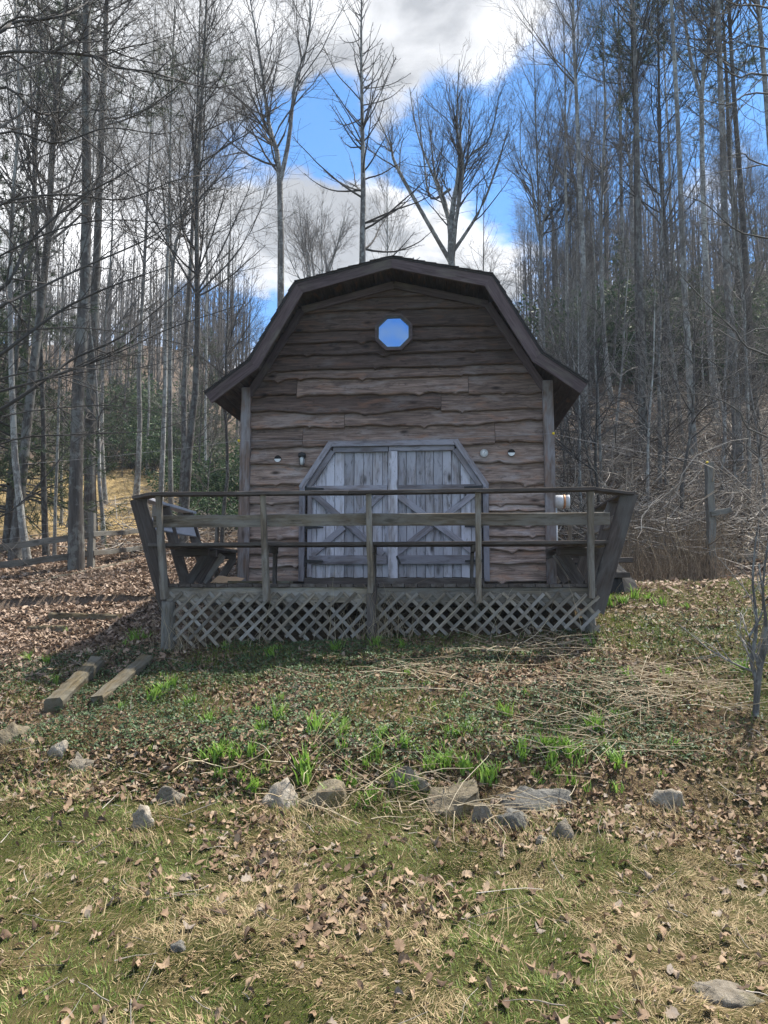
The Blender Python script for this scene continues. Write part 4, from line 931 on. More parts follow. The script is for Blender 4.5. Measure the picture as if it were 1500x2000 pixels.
# the rest of the woods on the hillside
kinds = ['s1', 's1', 's2', 's3', 'n1', 'n1', 'n2', 'n3', 'f1', 'f2', 'sp2', 's1', 's3']
cnt = 0
for i in range(430):
    d = 24 + 40 * rg.random() ** .7; px = rg.uniform(-350, 1850)
    if 480 < px < 1010 and d < 44: continue
    if 500 < px < 1010 and rg.random() < .55: continue
    if px < 480 and 17 < d < 28 and rg.random() < .6: continue
    if px < 480 and rg.random() < .45: continue
    s = rg.uniform(.55, .95) * (.55 if 480 < px < 1020 else 1) * (.72 if px < 480 else .9)
    wood_tree(rg.choice(kinds), px, d, s, rg.uniform(0, 6.28), (rg.gauss(0, .02), rg.gauss(0, .025))); cnt += 1
    if cnt >= 100: break
for i in range(120):
    d = rg.uniform(13, 34); px = rg.choice([rg.uniform(-100, 480), rg.uniform(1060, 1650), rg.uniform(1060, 1650)])
    if 440 < px < 1095 and d < 30: continue
    if px < 440 and d < 16: continue
    wood_tree(rg.choice(['sa', 'sb', 'sd', 'sd']), px, d, rg.uniform(.5, 1.15), rg.uniform(0, 6.28), (rg.gauss(0, .1), rg.gauss(0, .1)))
for i in range(9): wood_tree('he', rg.choice([rg.uniform(-100, 420), rg.uniform(1120, 1600)]), rg.uniform(26, 42), rg.uniform(.5, .9), rg.uniform(0, 6))
# far woods that read as one mass
fr = np.random.default_rng(5); Ps = []; Rs = []; Pb = []; Rb = []
for i in range(1150):
    d = 34 + 64 * fr.random() ** .8; px = fr.uniform(-500, 2000); x = (px - 750) / F * d; z = gz(x, d); h = fr.uniform(7, 13) * (.55 if 480 < px < 1020 else 1)
    if d < 46 and 470 < px < 1040: continue
    lean = fr.normal(size=2) * .3; P = np.array([(x + lean[0] * q, d + lean[1] * q, z - .3 + h * q) for q in np.linspace(0, 1, 6)])
    Ps.append(P); Rs.append(np.linspace(.1, .02, 6) * fr.uniform(.5, 1.2))
Ps = np.array(Ps); Rs = np.array(Rs)
b1 = grow(Ps, Rs, 12000, .15, .98, (38, 12), lambda t, l: .3 * l * (1.15 - t), 5, fr, .1, .1, .5, .02); b2 = grow(*b1, 34000, .2, 1, (36, 12), lambda t, l: .45 * l, 3, fr, .05, .15, .7, .014)
V, Q = merge([tubes(Ps, Rs, 4), tubes(*b1, 3), tubes(*b2, 3)])
tag(link('distant_woods', bigmesh('distant_woods', V, Q, T_GREY)), 'mass of bare grey woodland on the far ridge', 'woods', kind='stuff')

# near tree at the left: trunk beyond the frame, long limbs reaching in
tx, ty = -5.3, 8.0; tz = gz(tx, ty)
lt = root('overhanging_tree', (tx, ty, tz), 0, 'large near tree reaching long bare twiggy limbs in over the left side', 'tree')
base = np.array([tx, ty, tz])
S = stem([(0, 0, -.3), (.1, 0, 2), (.15, .1, 5), (.1, .2, 9)], .24, .08)
link('trunk', bigmesh('trunk', *merge([tubes(*S, 10)]), B_DARK, True), lt)
limbs = [([(0, 800), (80, 748), (144, 700), (240, 656), (352, 566), (420, 500)], .028), ([(0, 694), (112, 611), (208, 563), (330, 520)], .024), ([(80, 742), (224, 691), (336, 640), (480, 592)], .018), ([(0, 867), (160, 848), (300, 840), (420, 800)], .013), ([(0, 815), (160, 793), (256, 796), (384, 819)], .012),
         ([(0, 103), (187, 110), (217, 130), (303, 143), (410, 172), (483, 157)], .022), ([(0, 63), (30, 43), (110, 33), (177, 0), (240, -60)], .026), ([(20, 40), (100, 53), (183, 110), (300, 150)], .014), ([(0, 170), (67, 217), (117, 233), (233, 327), (283, 363), (340, 390)], .02),
         ([(20, 110), (90, 200), (117, 263), (127, 310), (233, 443), (300, 467), (360, 480)], .015), ([(0, 600), (33, 583), (167, 520), (300, 460), (400, 383)], .024), ([(0, 567), (60, 470), (150, 390), (240, 340), (330, 280)], .026), ([(0, 400), (120, 380), (240, 390), (350, 350), (430, 340)], .018),
         ([(0, 500), (140, 440), (260, 430), (380, 450)], .014), ([(0, 650), (150, 640), (300, 660), (430, 690)], .012), ([(0, 1010), (90, 930), (150, 860), (230, 830)], .012), ([(0, 260), (110, 280), (210, 250), (330, 260), (400, 210)], .016), ([(0, 740), (120, 720), (260, 720), (380, 690)], .012)]
P1 = []; R1 = []; lr = np.random.default_rng(9)
for pts, r in limbs:
    d0 = lr.uniform(7.4, 8.4); w3 = [at(px, py, d0 + k * lr.uniform(-.1, .35)) - base for k, (px, py) in enumerate(pts)]
    h = w3[0][2] - lr.uniform(.1, .6); s0 = np.array([.12, .05, max(.8, min(h, 8.6))]); w3 = [s0] + w3
    P1.append(spline(w3, 22)); R1.append(np.linspace(r * .95, r * .18, 22))
P1 = np.array(P1); R1 = np.array(R1)
g1 = grow(P1, R1, 190, .18, .98, (42, 12), lambda t, l: .3 * l * (1.1 - t) + .15, 9, lr, .02, .1, .6, .0035); g2 = grow(*g1, 900, .15, 1, (42, 14), lambda t, l: .38 * l, 5, lr, .02, .14, .7, .0028)
g3 = grow(P1, R1, 500, .2, 1, (55, 15), lambda t, l: .0 * l + .16, 4, lr, .02, .15, .5, .0025); g4 = grow(*g2, 1500, .2, 1, (45, 15), lambda t, l: .4 * l, 3, lr, 0, .1, .7, .0024)
V, Q = merge([tubes(P1, R1, 7), tubes(*g1, 4), tubes(*g2, 3), tubes(*g3, 3), tubes(*g4, 3)])
link('crown', bigmesh('crown', V, Q, T_DARK), lt)
# near tree beyond the right edge
rx, ry = 7.6, 8.7; rz_ = gz(rx, ry); base = np.array([rx, ry, rz_])
rt = root('overhanging_tree', (rx, ry, rz_), 0, 'near tree reaching thin bare twigs in at the upper right', 'tree')
S = stem([(0, 0, -.3), (.05, 0, 3), (.1, .1, 6), (0, .2, 10)], .17, .05); link('trunk', bigmesh('trunk', *merge([tubes(*S, 10)]), B_GREY, True), rt)
limbs = [([(1520, 20), (1440, 10), (1380, -20)], .014), ([(1520, 150), (1440, 150), (1360, 95), (1300, 80)], .013), ([(1520, 100), (1450, 95), (1390, 110)], .012), ([(1520, 185), (1420, 205), (1340, 180)], .012), ([(1520, 470), (1440, 450), (1380, 400), (1330, 380)], .011), ([(1520, 330), (1450, 300), (1400, 320)], .011),
         ([(1520, 700), (1430, 640), (1350, 560), (1300, 500)], .012), ([(1520, 640), (1420, 700), (1330, 690)], .01), ([(1520, 860), (1440, 800), (1370, 770), (1260, 775)], .011)]
P1 = []; R1 = []
for pts, r in limbs:
    w3 = [at(px, py, 8.3 - .15 * k) - base for k, (px, py) in enumerate(pts)]; w3 = [np.array([.05, .05, max(.5, min(9.5, w3[0][2] - .4))])] + w3; P1.append(spline(w3, 16)); R1.append(np.linspace(r * 1.2, r * .25, 16))
P1 = np.array(P1); R1 = np.array(R1)
g1 = grow(P1, R1, 80, .2, .98, (45, 12), lambda t, l: .3 * l * (1.1 - t) + .15, 8, lr, .04, .1, .6, .003); g2 = grow(*g1, 420, .15, 1, (42, 14), lambda t, l: .4 * l, 5, lr, .03, .14, .7, .0025)
V, Q = merge([tubes(P1, R1, 6), tubes(*g1, 4), tubes(*g2, 3)]); link('crown', bigmesh('crown', V, Q, T_GREY), rt)
# bare shrub at the right edge
p = gp(1476, 1400); sh = root('bare_shrub', tuple(p), 0, 'leafless multi stemmed shrub at the edge of the lawn', 'shrub'); bs = []
for k, pts in enumerate(([(1476, 1400), (1478, 1330), (1468, 1290), (1478, 1220), (1470, 1130), (1478, 1040)], [(1478, 1390), (1486, 1310), (1498, 1260), (1510, 1180)], [(1476, 1395), (1482, 1300), (1462, 1250), (1490, 1190), (1482, 1100)], [(1480, 1300), (1496, 1230), (1490, 1150), (1500, 1060)])):
    w3 = [at(a, b, p[1] + .05 * j * (-1) ** k) - p for j, (a, b) in enumerate(pts)]; bs.append(stem(w3, .026 if k == 0 else .017, .006, 14, False))
S2 = (np.concatenate([s[0] for s in bs]), np.concatenate([s[1] for s in bs]))
for s in bs: link('stem', bigmesh('stem', *merge([tubes(*s, 7)]), B_GREY, True), sh)
g1 = grow(*S2, 34, .25, .98, (45, 14), lambda t, l: .35 * l, 8, lr, .03, .16, .5, .003); g2 = grow(*g1, 110, .2, 1, (45, 14), lambda t, l: .4 * l, 5, lr, .02, .16, .7, .0022)
link('twigs', bigmesh('twigs', *merge([tubes(*g1, 4), tubes(*g2, 3)]), T_PALE), sh)

# rhododendrons
def shrubmesh(seed, n=2600):
    r = np.random.default_rng(seed); k = 26; c_ = r.normal(size=(k, 3)) * [.75, .75, .42] + [0, 0, 1.05]; c_[:, 2] = np.clip(c_[:, 2], .25, 2.1)
    a = r.integers(0, k, n); o = r.normal(size=(n, 3)); o /= np.linalg.norm(o, axis=1, keepdims=True); p = c_[a] + o * (r.uniform(.2, .42, n))[:, None]
    d = o * .7 + r.normal(size=(n, 3)) * .5 + [0, 0, -.25]; d /= np.linalg.norm(d, axis=1, keepdims=True); s = np.cross(d, r.normal(size=(n, 3))); s /= np.linalg.norm(s, axis=1, keepdims=True); u = np.cross(s, d)
    ln = r.uniform(.1, .17, n)[:, None]; wd = ln * .2
    V = np.stack([p, p + d * ln * .5 + s * wd, p + d * ln, p + d * ln * .5 - s * wd, p + d * ln * .5 - u * wd * .35], 1).reshape(-1, 3); b = np.arange(n)[:, None] * 5
    Q = np.concatenate([b + np.array([[0, 1, 4]]), b + np.array([[1, 2, 4]]), b + np.array([[2, 3, 4]]), b + np.array([[3, 0, 4]])])
    st = np.stack([np.stack([np.zeros(3) + r.normal(size=3) * [.15, .15, 0], q * [.4, .4, .5], q]) for q in c_]); tv = tubes(st, np.tile(np.array([.022, .016, .008]), (k, 1)), 4)
    return bigmesh('foliage', V, Q, RHODO), bigmesh('stems', tv[0], tv[1], B_DARK)
SHR = [shrubmesh(60 + i) for i in range(3)]
def shrub(px, d, s, dz=0):
    x = (px - 750) / F * d; o = root('rhododendron', (x, d, gz(x, d) - .1 + dz), rg.uniform(0, 6), 'dark evergreen rhododendron ' + ('behind the left side bench of the deck' if px < 480 and d < 24 else 'at the top of the open slope beyond the fence' if px < 480 and d < 33 else 'far beyond the fence under bare trees' if px < 480 else 'on the steep brushy slope'), 'shrub', 'rhododendrons under the trees'); o.scale = (s, s, s * rg.uniform(.8, 1.15))
    for nm, me in zip(('foliage', 'stems'), rg.choice(SHR)): c_ = bpy.data.objects.new(nm, me); COL.objects.link(c_); c_.parent = o
for px, d, s in ((436, 18, .7), (400, 22, .8), (370, 24, .9), (200, 30, .9), (250, 31, 1.), (290, 30, .9), (150, 32, .9), (330, 29, .9), (410, 27, 1.), (470, 23, 1.)): shrub(px, d, s)
for i in range(34): shrub(rg.uniform(1110, 1560), rg.uniform(25, 40), rg.uniform(1., 1.7))
for i in range(8): shrub(rg.uniform(-100, 420), rg.uniform(34, 44), rg.uniform(1., 1.7))

# ---------------------------------------------------------------- brush, weeds, leaves, grass
def inshed(x, y, m=.0):
    c_, s_ = math.cos(-TH), math.sin(-TH); dx = x - SO.x; dy = y - SO.y; lx = c_ * dx - s_ * dy; ly = s_ * dx + c_ * dy
    return (lx > DX0 - m) & (lx < DX1 + m) & (ly > DY - m + .02) & (ly < DEPTH)
def sticks(name, n, fx, lnr, rr, mat, label, cat, lift=.08, sides=4, tiltmax=.35, k=6, curve=.12, seed=1, up=False):
    r = np.random.default_rng(seed); XY = fx(r, n); n = len(XY); z = ground(XY[:, 0], XY[:, 1]); p = np.concatenate([XY, z[:, None]], 1); a = r.uniform(0, 6.28, n); el = np.abs(r.normal(0, tiltmax, n)) if not up else r.normal(1.35, .16, n)
    d = np.stack([np.cos(a) * np.cos(el), np.sin(a) * np.cos(el), np.sin(el)], 1); ln = r.uniform(*lnr, n) * r.uniform(.6, 1.3, n); out = [p + [0, 0, 1] * (r.random((n, 1)) * lift)]
    for j in range(k - 1): d = d + r.normal(size=(n, 3)) * curve; d /= np.linalg.norm(d, axis=1, keepdims=True); out.append(out[-1] + d * (ln / (k - 1))[:, None])
    B = np.stack(out, 1); gzz = ground(B[..., 0], B[..., 1]); B[..., 2] = np.maximum(B[..., 2], gzz + .004)
    rad = r.uniform(*rr, n)[:, None] * np.linspace(1, .4, k)[None]; V, Q = tubes(B, rad, sides)
    return tag(link(name, bigmesh(name, V, Q, mat)), label, cat, kind='stuff')
def box_u(p0, p1, d0, d1):
    def f(r, n): d = r.uniform(d0, d1, n); px = r.uniform(p0, p1, n); xy = np.stack([(px - 750) / F * d, d], 1); return xy[~inshed(xy[:, 0], xy[:, 1], .3)]
    return f
sticks('brush_pile', 3600, box_u(1085, 1580, 12.3, 22), (.5, 2.0), (.004, .016), STICK, 'tangle of fallen grey branches on the slope beside the shed', 'brush', .75, curve=.22, k=7, seed=2)
sticks('brush_pile', 420, box_u(150, 480, 14, 24), (.4, 1.6), (.005, .016), STICK, 'scattered fallen branches on the leafy ground beyond the fence', 'brush', .15, seed=3)
sticks('dry_weeds', 1700, box_u(1200, 1420, 11.2, 13.4), (.35, .9), (.0025, .005), WEED, 'stand of dry brown weed stalks around the lone post', 'weeds', .02, 3, k=5, curve=.16, seed=4, up=True)
sticks('dry_weeds', 500, box_u(1090, 1600, 11.5, 17), (.4, 1.1), (.0025, .005), STRAW, 'pale dry weed stalks scattered along the foot of the hillside', 'weeds', .02, 3, k=5, curve=.2, seed=5, up=True)
def ell(c_):
    def f(r, n):
        out = []
        for (px, py, sx, sy, w_) in c_:
            p = gp(px, py); m = int(n * w_); out.append(np.stack([p[0] + r.normal(size=m) * sx, p[1] + r.normal(size=m) * sy], 1))
        xy = np.concatenate(out); return xy[~inshed(xy[:, 0], xy[:, 1])]
    return f
sticks('dry_stalks', 420, ell([(1250, 1350, .4, .22, .5), (1040, 1270, .35, .15, .18), (880, 1330, .35, .25, .12), (1120, 1440, .4, .2, .2)]), (.25, .8), (.002, .0045), STRAW, 'flattened dry tan stalks strewn over the bank', 'stalks', .08, 4, .12, 7, .1, seed=6)
sticks('dry_stalks', 120, ell([(740, 1560, .4, .15, .5), (960, 1600, .4, .15, .3), (540, 1500, .3, .1, .2)]), (.25, .6), (.002, .004), STRAW, 'long dry stalks fallen over the stone edging', 'stalks', .12, 4, .2, 7, .12, seed=7)
sticks('twigs_on_ground', 900, lambda r, n: (lambda xy: xy[~inshed(xy[:, 0], xy[:, 1])])(np.stack([r.uniform(-5, 5, n), r.uniform(2.4, 9, n)], 1)), (.06, .3), (.0012, .0035), STICK, 'small twigs scattered over the bank and lawn', 'twigs', .02, 3, .15, 5, .12, seed=8)
# vines at the lattice
def vinef(r, n):
    lx = np.concatenate([r.normal(-2.3, .15, n // 3), r.normal(-.1, .16, n // 3), r.uniform(-2.4, 2.3, n - 2 * (n // 3))]); return np.array([list(s2w(q, DY - .06 - abs(r.normal()) * .05, 0).to_2d()) for q in lx])
sticks('dead_vines', 150, vinef, (.3, .8), (.0012, .003), STRAW, 'dead vine stems climbing the lattice skirt', 'vines', .02, 3, k=9, curve=.22, seed=9, up=True)

def scatter(name, XY, mat, label, cat, size, shape, tilt, seed, zoff=.006, cup=.3, up=None):
    """many small leaves as one mesh; shape = outline points (x along the leaf)"""
    r = np.random.default_rng(seed); n = len(XY); sh = np.array(shape); m = len(sh)
    z = ground(XY[:, 0], XY[:, 1]); a = r.uniform(0, 6.28, n); s = size[0] + (size[1] - size[0]) * r.random(n) ** 1.6
    el = r.normal(0, tilt, n); ro = r.normal(0, tilt, n)
    X = np.stack([np.cos(a) * np.cos(el), np.sin(a) * np.cos(el), np.sin(el)], 1); Y_ = np.cross(np.tile([0, 0, 1.], (n, 1)), X); Y_ /= np.linalg.norm(Y_, axis=1, keepdims=True); Z_ = np.cross(X, Y_)
    Y2 = Y_ * np.cos(ro)[:, None] + Z_ * np.sin(ro)[:, None]; Z2 = np.cross(X, Y2)
    cu = r.uniform(-cup, cup * 1.6, n); cu2 = r.uniform(-cup, cup, n)
    lx = sh[:, 0][None] - .5; ly = sh[:, 1][None] * r.uniform(.7, 1.15, (n, 1)); lz = cu[:, None] * ly ** 2 * 2 + cu2[:, None] * lx ** 2 * 2 + (r.random((n, m)) - .5) * cup * .22
    pts = (lx[..., None] * X[:, None] + ly[..., None] * Y2[:, None] + lz[..., None] * Z2[:, None]) * s[:, None, None]
    base = np.concatenate([XY, z[:, None]], 1)[:, None] + [0, 0, zoff]; low = pts[..., 2].min(1); pts = pts - np.minimum(low, 0)[:, None, None] * np.array([0, 0, .8])
    cen = np.mean(pts, 1, keepdims=True) * 1.0; cen[..., 2] -= .0
    V = np.concatenate([base + pts, base + cen], 1).reshape(-1, 3); b = np.arange(n)[:, None] * (m + 1)
    Q = np.concatenate([b + np.array([[i, (i + 1) % m, m]]) for i in range(m)])
    return tag(link(name, bigmesh(name, V, Q, mat)), label, cat, kind='stuff')
OVATE = [(0, 0), (.25, .2), (.55, .25), (.85, .12), (1, 0), (.85, -.12), (.55, -.25), (.25, -.2)]
LOBED = [(0, .0), (.1, .16), (.2, .33), (.36, .26), (.48, .38), (.62, .25), (.78, .27), (.86, .12), (1, 0), (.84, -.12), (.74, -.28), (.6, -.22), (.45, -.39), (.35, -.24), (.18, -.3), (.1, -.14)]
LQ = [(0, 0), (.45, .27), (1, 0), (.5, -.27)]
r_ = np.random.default_rng(77)
def sample(n, x0, x1, y0, y1, dens):
    xy = np.stack([r_.uniform(x0, x1, n), r_.uniform(y0, y1, n)], 1); keep = r_.random(n) < dens(xy[:, 0], xy[:, 1]); xy = xy[keep]
    vis = (np.abs(xy[:, 0]) < xy[:, 1] * .56 + .5); xy = xy[vis]; return xy[~inshed(xy[:, 0], xy[:, 1], -.05)]
lede = lambda x, y: y - np.clip(-x, 0, 6) * .2 + .05 * np.clip(x, 0, 5)      # distance measured from the stone edge line
pat = lambda x, y, f, o: fbm(x * f + o, y * f + o, 3)
leafd = lambda x, y: np.where(lede(x, y) < 5, .14 + .8 * np.clip((pat(x, y, 1.3, 5) - .47) * 5, 0, 1), .55) * np.where((x > 2.4) & (y > 5.5), .55, 1)
XYn = sample(22000, -3.6, 3.6, 2.2, 5.6, leafd)
scatter('leaf_litter', XYn[::3], LEAF_BROWN, 'dry curled brown leaves scattered on the lawn', 'leaves', (.025, .075), LOBED, .3, 1, cup=.9)
scatter('leaf_litter', np.concatenate([XYn[1::3], XYn[2::3]]), LEAF_BROWN, 'small oval brown leaves scattered on the lawn', 'leaves', (.02, .07), OVATE, .4, 2, cup=1.3)
XYb = sample(54000, -6, 6, 5.0, 10, lambda x, y: .85 * np.clip(.55 + (pat(x, y, 1.1, 9) - .4) * 3, .35, 1) * np.where((x > 2.3), .5, 1))
scatter('leaf_litter', XYb, LEAF_BROWN, 'brown leaf litter covering the bank before the deck', 'leaves', (.035, .085), OVATE, .35, 3, cup=.9)
XYl = sample(60000, -9, -1.9, 7.6, 17, lambda x, y: sstep(2.0, 3.2, -x + (pat(x, y, .8, 3) - .5) * 2) * .95)
scatter('leaf_litter', XYl, LEAF_RED, 'thick reddish brown leaf litter left of the deck', 'leaves', (.06, .12), LQ, .35, 4, cup=.6)
XYr = sample(34000, 1.5, 14, 10, 24, lambda x, y: np.ones_like(x) * .8)
scatter('leaf_litter', XYr, LEAF_RED, 'brown leaf litter on the slope right of the shed', 'leaves', (.08, .15), LQ, .35, 5, cup=.6)
XYi = sample(80000, -4.5, 4.5, 5.0, 8.6, lambda x, y: np.clip((pat(x, y, 1.5, 20) - .38) * 5, .12, 1) * np.where(x > 2.2, .25, 1) * np.where(lede(x, y) > 5.2, 1, .1))
scatter('ground_ivy', XYi, IVY, 'dark green creeping ground cover on the bank', 'ground cover', (.022, .042), LQ, .45, 6, zoff=.03, cup=.4)
def blades(name, XY, mat, label, h, wd, lean, seed, curl=.6):
    r = np.random.default_rng(seed); n = len(XY); z = ground(XY[:, 0], XY[:, 1]); p = np.concatenate([XY, z[:, None] - .005], 1); a = r.uniform(0, 6.28, n) + pat(XY[:, 0], XY[:, 1], 2.5, 3) * 8; a = a * .45 + pat(XY[:, 0], XY[:, 1], 2.5, 3) * 9
    h_ = r.uniform(*h, n)[:, None]; le = np.clip(r.normal(lean[0], lean[1], n), .05, 1.5)[:, None]; hd = np.stack([np.cos(a), np.sin(a), 0 * a], 1); sd2 = np.stack([-np.sin(a + r.normal(0, .8, n)), np.cos(a), 0 * a], 1)
    w_ = r.uniform(*wd, n)[:, None]; up = np.array([0, 0, 1.])
    m = p + hd * h_ * .5 * np.sin(le) + up * h_ * .5 * np.cos(le); l2 = np.clip(le + curl * r.random((n, 1)), 0, 1.62); t = m + hd * h_ * .5 * np.sin(l2) + up * h_ * .5 * np.cos(l2)
    V = np.stack([p - sd2 * w_, p + sd2 * w_, m + sd2 * w_ * .8, m - sd2 * w_ * .8, t], 1).reshape(-1, 3); b = np.arange(n)[:, None] * 5
    return tag(link(name, bigmesh(name, V, [b + np.array([[0, 1, 2, 3]]), b + np.array([[3, 2, 4]])], mat)), label, 'grass', kind='stuff')
lawnm = lambda x, y: 1 - sstep(4.9, 5.7, lede(x, y) + (pat(x, y, 1.5, 50) - .5))
gpat = lambda x, y: pat(x, y, 1.7, 33) * .75 + pat(x, y, 5, 7) * .25
XYg = sample(330000, -3.8, 3.8, 2.1, 6.4, lambda x, y: lawnm(x, y) * np.clip((gpat(x, y) - .37) * 6, .15, 1))
blades('green_grass', XYg, GRASS_G, 'short green grass growing in the lawn', (.014, .042), (.001, .0022), (.8, .35), 1)
XYd = sample(360000, -3.8, 3.8, 2.1, 6.4, lambda x, y: lawnm(x, y) * np.clip((.57 - gpat(x, y)) * 6, .18, 1))
blades('dry_grass', XYd, GRASS_D, 'matted dry tan grass lying in the lawn', (.02, .075), (.001, .0022), (1.2, .25), 2, .6)
XYm = sample(70000, -4.5, 5, 5.0, 8.8, lambda x, y: np.clip((pat(x, y, 1.7, 90) - .44) * 6, .08, 1) * np.where(x > .8, 1, .4))
blades('dry_grass', XYm, GRASS_D, 'matted straw and dead grass on the bank below the deck', (.06, .16), (.0014, .003), (1.3, .2), 12, .4)
XYm = sample(60000, -4.5, 5, 5.0, 8.8, lambda x, y: np.clip((pat(x, y, 1.2, 120) - .46) * 6, .1, 1))
blades('green_grass', XYm, GRASS_G, 'sparse fresh green grass on the bank below the deck', (.04, .1), (.0015, .003), (.5, .3), 13)
XYt = sample(9000, -3.5, 3.6, 3.2, 6.0, lambda x, y: np.clip((pat(x, y, 2.2, 71) - .56) * 8, 0, 1))
blades('dry_grass', XYt, GRASS_D, 'longer dry grass tufts along the stone edging', (.08, .2), (.0013, .0025), (1.0, .3), 3, .8)
SX = np.array([gp(q, w_ + 25)[:2] for q, w_ in ((548, 1570), (640, 1560), (790, 1545), (895, 1585), (1038, 1590), (938, 1615), (1098, 1640), (1312, 1575), (340, 1570), (276, 1620), (155, 1505), (105, 1475), (20, 1450))])
XYs = np.repeat(SX, 130, 0) + r_.normal(size=(len(SX) * 130, 2)) * [.13, .07]
blades('dry_grass', XYs, GRASS_D, 'dry grass tufts growing around the stones', (.06, .16), (.0012, .0024), (.85, .3), 9, .9)
XYs = np.repeat(SX, 60, 0) + r_.normal(size=(len(SX) * 60, 2)) * [.16, .09]
blades('green_grass', XYs, GRASS_G, 'green grass tufts growing around the stones', (.05, .12), (.0013, .0026), (.5, .3), 10)
XYr = sample(52000, 1.9, 7, 5.4, 11, lambda x, y: sstep(2.0, 3.0, x + (pat(x, y, 1, 8) - .5) * 2) * np.clip((pat(x, y, .8, 60) - .38) * 4, .1, 1))
blades('green_grass', XYr, GRASS_G, 'patchy green grass right of the deck', (.03, .09), (.0015, .003), (.5, .3), 4)
XYf = sample(26000, -14, -3, 14.5, 30, lambda x, y: sstep(.2, .32, -x / y))
blades('dry_grass', XYf, GRASS_D, 'pale dry grass on the open slope beyond the fence', (.08, .2), (.004, .008), (1.0, .3), 5)

# daylily shoots: individual clumps
def lily(seed, nb, h):
    r = np.random.default_rng(seed); a = r.uniform(0, 6.28, nb); o = r.normal(size=(nb, 2)) * .022; le = r.uniform(.05, .5, nb); hh = r.uniform(.6, 1, nb) * h; k = 5; V = []; Q = []
    for i in range(nb):
        hd = np.array([math.cos(a[i]), math.sin(a[i]), 0]); s = np.array([-hd[1], hd[0], 0]); p = np.array([o[i, 0], o[i, 1], -.01]); b0 = len(V)
        for j in range(k):
            t = j / (k - 1); ang = le[i] + t * t * .9; w_ = .0075 * (1 - t * .85); V += [p - s * w_, p + hd * w_ * .5 * (1 - t), p + s * w_]; p = p + (hd * math.sin(ang) + np.array([0, 0, math.cos(ang)])) * hh[i] / (k - 1)
        for j in range(k - 1): Q += [(b0 + 3 * j, b0 + 3 * j + 1, b0 + 3 * j + 4, b0 + 3 * j + 3), (b0 + 3 * j + 1, b0 + 3 * j + 2, b0 + 3 * j + 5, b0 + 3 * j + 4)]
    return bigmesh('leaves', np.array(V), np.array(Q), LILY)
LIL = [lily(100 + i, nb, h) for i, (nb, h) in enumerate(((16, .16), (24, .2), (10, .13), (34, .18)))]
spots = [(618, 1432, 1.3), (315, 1352, 1.3), (300, 1370, 1.1), (335, 1345, 1.1), (430, 1480, 1.2), (460, 1478, 1.2), (490, 1476, 1.), (405, 1484, 1.), (895, 1440, 1.2), (950, 1535, 1.3), (965, 1520, 1.1), (1070, 1462, 1.1), (1100, 1470, 1.), (710, 1580, 1.1), (600, 1500, 1.2), (1205, 1495, 1.2), (1060, 1460, 1.),
         (265, 1255, 1.3), (285, 1250, 1.1), (245, 1262, 1.), (1230, 1328, 1.3), (1300, 1325, 1.1), (1155, 1262, 1.), (1190, 1185, 1.2), (1215, 1178, 1.3), (1240, 1170, 1.2), (1265, 1172, 1.), (545, 1272, 1.1), (530, 1285, 1.), (658, 1275, 1.1), (720, 1255, 1.2), (735, 1262, 1.1), (745, 1250, 1.), (785, 1265, 1.), (440, 1268, .9), (665, 1440, 1.), (690, 1450, .9), (740, 1470, 1.), (550, 1445, .9), (780, 1440, .9), (840, 1500, 1.), (870, 1505, 1.), (990, 1430, .9), (1130, 1500, .9), (500, 1335, .9), (372, 1380, 1.), (450, 1400, .8), (560, 1390, .8), (650, 1560, 1.), (760, 1585, .9), (60, 1290, 1.1), (90, 1300, 1.), (130, 1235, .9), (110, 1335, 1.), (1450, 1310, 1.), (1160, 1300, .9), (1340, 1190, 1.), (1290, 1185, 1.)]
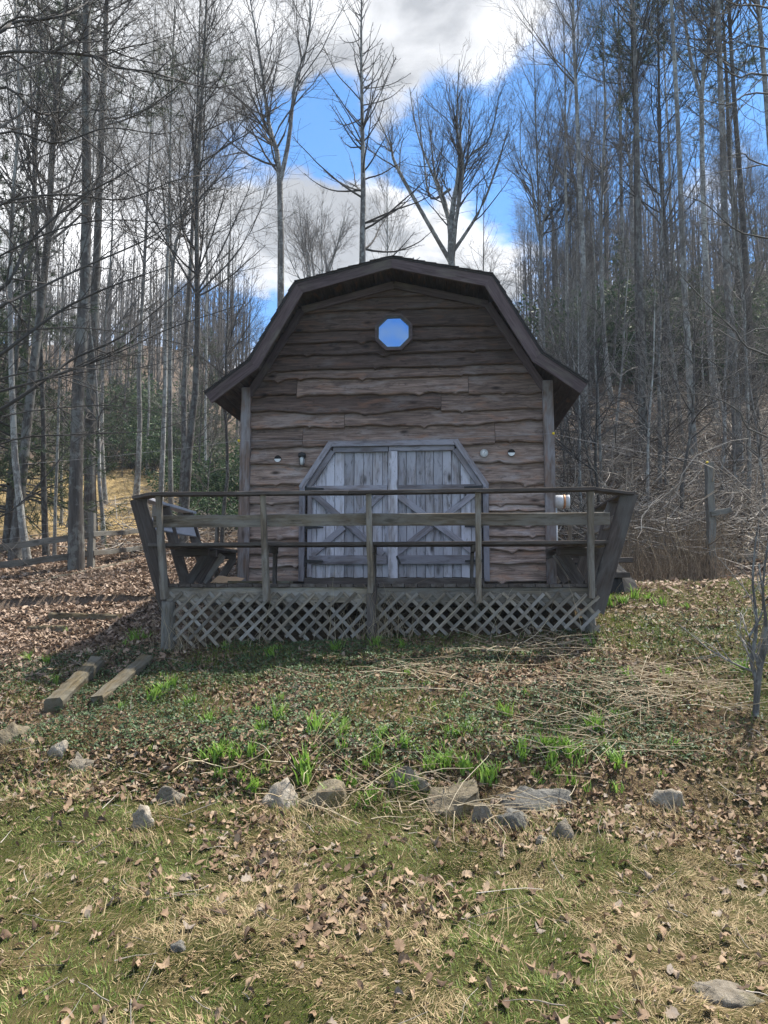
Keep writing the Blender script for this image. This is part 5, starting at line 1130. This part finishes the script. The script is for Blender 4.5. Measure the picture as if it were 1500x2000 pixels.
spots += [(rg.gauss(760, 260), rg.uniform(1270, 1520), rg.uniform(.65, .99)) for _ in range(60)] + [(rg.uniform(390, 1210), rg.uniform(1400, 1560), rg.uniform(.75, 1.1)) for _ in range(60)]
for i, (px, py, s) in enumerate(spots):
    p = gp(px, py)
    if inshed(p[0], p[1], .05): continue
    big = s >= 1
    near = 'just above the stone edging' if py > 1410 else 'beside the landscape timbers' if px < 420 else 'against the lattice skirt' if py < 1290 and px < 1170 else 'on the grassy side of the deck' if px > 1140 and py < 1260 else 'among the fallen dry stalks' if px > 960 else 'in leaf litter on the bank'
    o = root('daylily_shoots', tuple(p), rg.uniform(0, 6), ('full clump of' if big else 'small sprig of') + ' bright green daylily shoots ' + near, 'plant', 'daylily shoots on the bank'); o.scale = (s * (1.05 if big else .9), s * (1.05 if big else .9), s * rg.uniform(.55, 1.0)); o.rotation_euler = (rg.gauss(0, .15), rg.gauss(0, .15), rg.uniform(0, 6))
    c_ = bpy.data.objects.new('leaves', LIL[rg.choice([1, 3, 0]) if big else rg.choice([0, 2])]); COL.objects.link(c_); c_.parent = o
print('objects', len(bpy.data.objects))

# ---------------------------------------------------------------- thin haze volume added to hint at lens flare
V = [(x, y, z) for x in (-268, 268) for y in (-46, 388) for z in (-4, 80)]
hz = link('haze', mesh('haze', V, [(0, 1, 3, 2), (4, 6, 7, 5), (0, 4, 5, 1), (2, 3, 7, 6), (0, 2, 6, 4), (1, 5, 7, 3)], M_WHITE)); tag(hz, 'thin pale haze added to hint at lens flare', 'haze', kind='stuff')
hm_ = bpy.data.materials.new('flare_veil'); hm_.use_nodes = True; hm_.node_tree.nodes.clear()
hv_ = hm_.node_tree.nodes.new('ShaderNodeVolumePrincipled'); ho_ = hm_.node_tree.nodes.new('ShaderNodeOutputMaterial'); hm_.node_tree.links.new(hv_.outputs[0], ho_.inputs['Volume'])
hv_.inputs['Color'].default_value = (.8, .88, 1, 1); hv_.inputs['Density'].default_value = .0008
hz.data.materials.clear(); hz.data.materials.append(hm_)
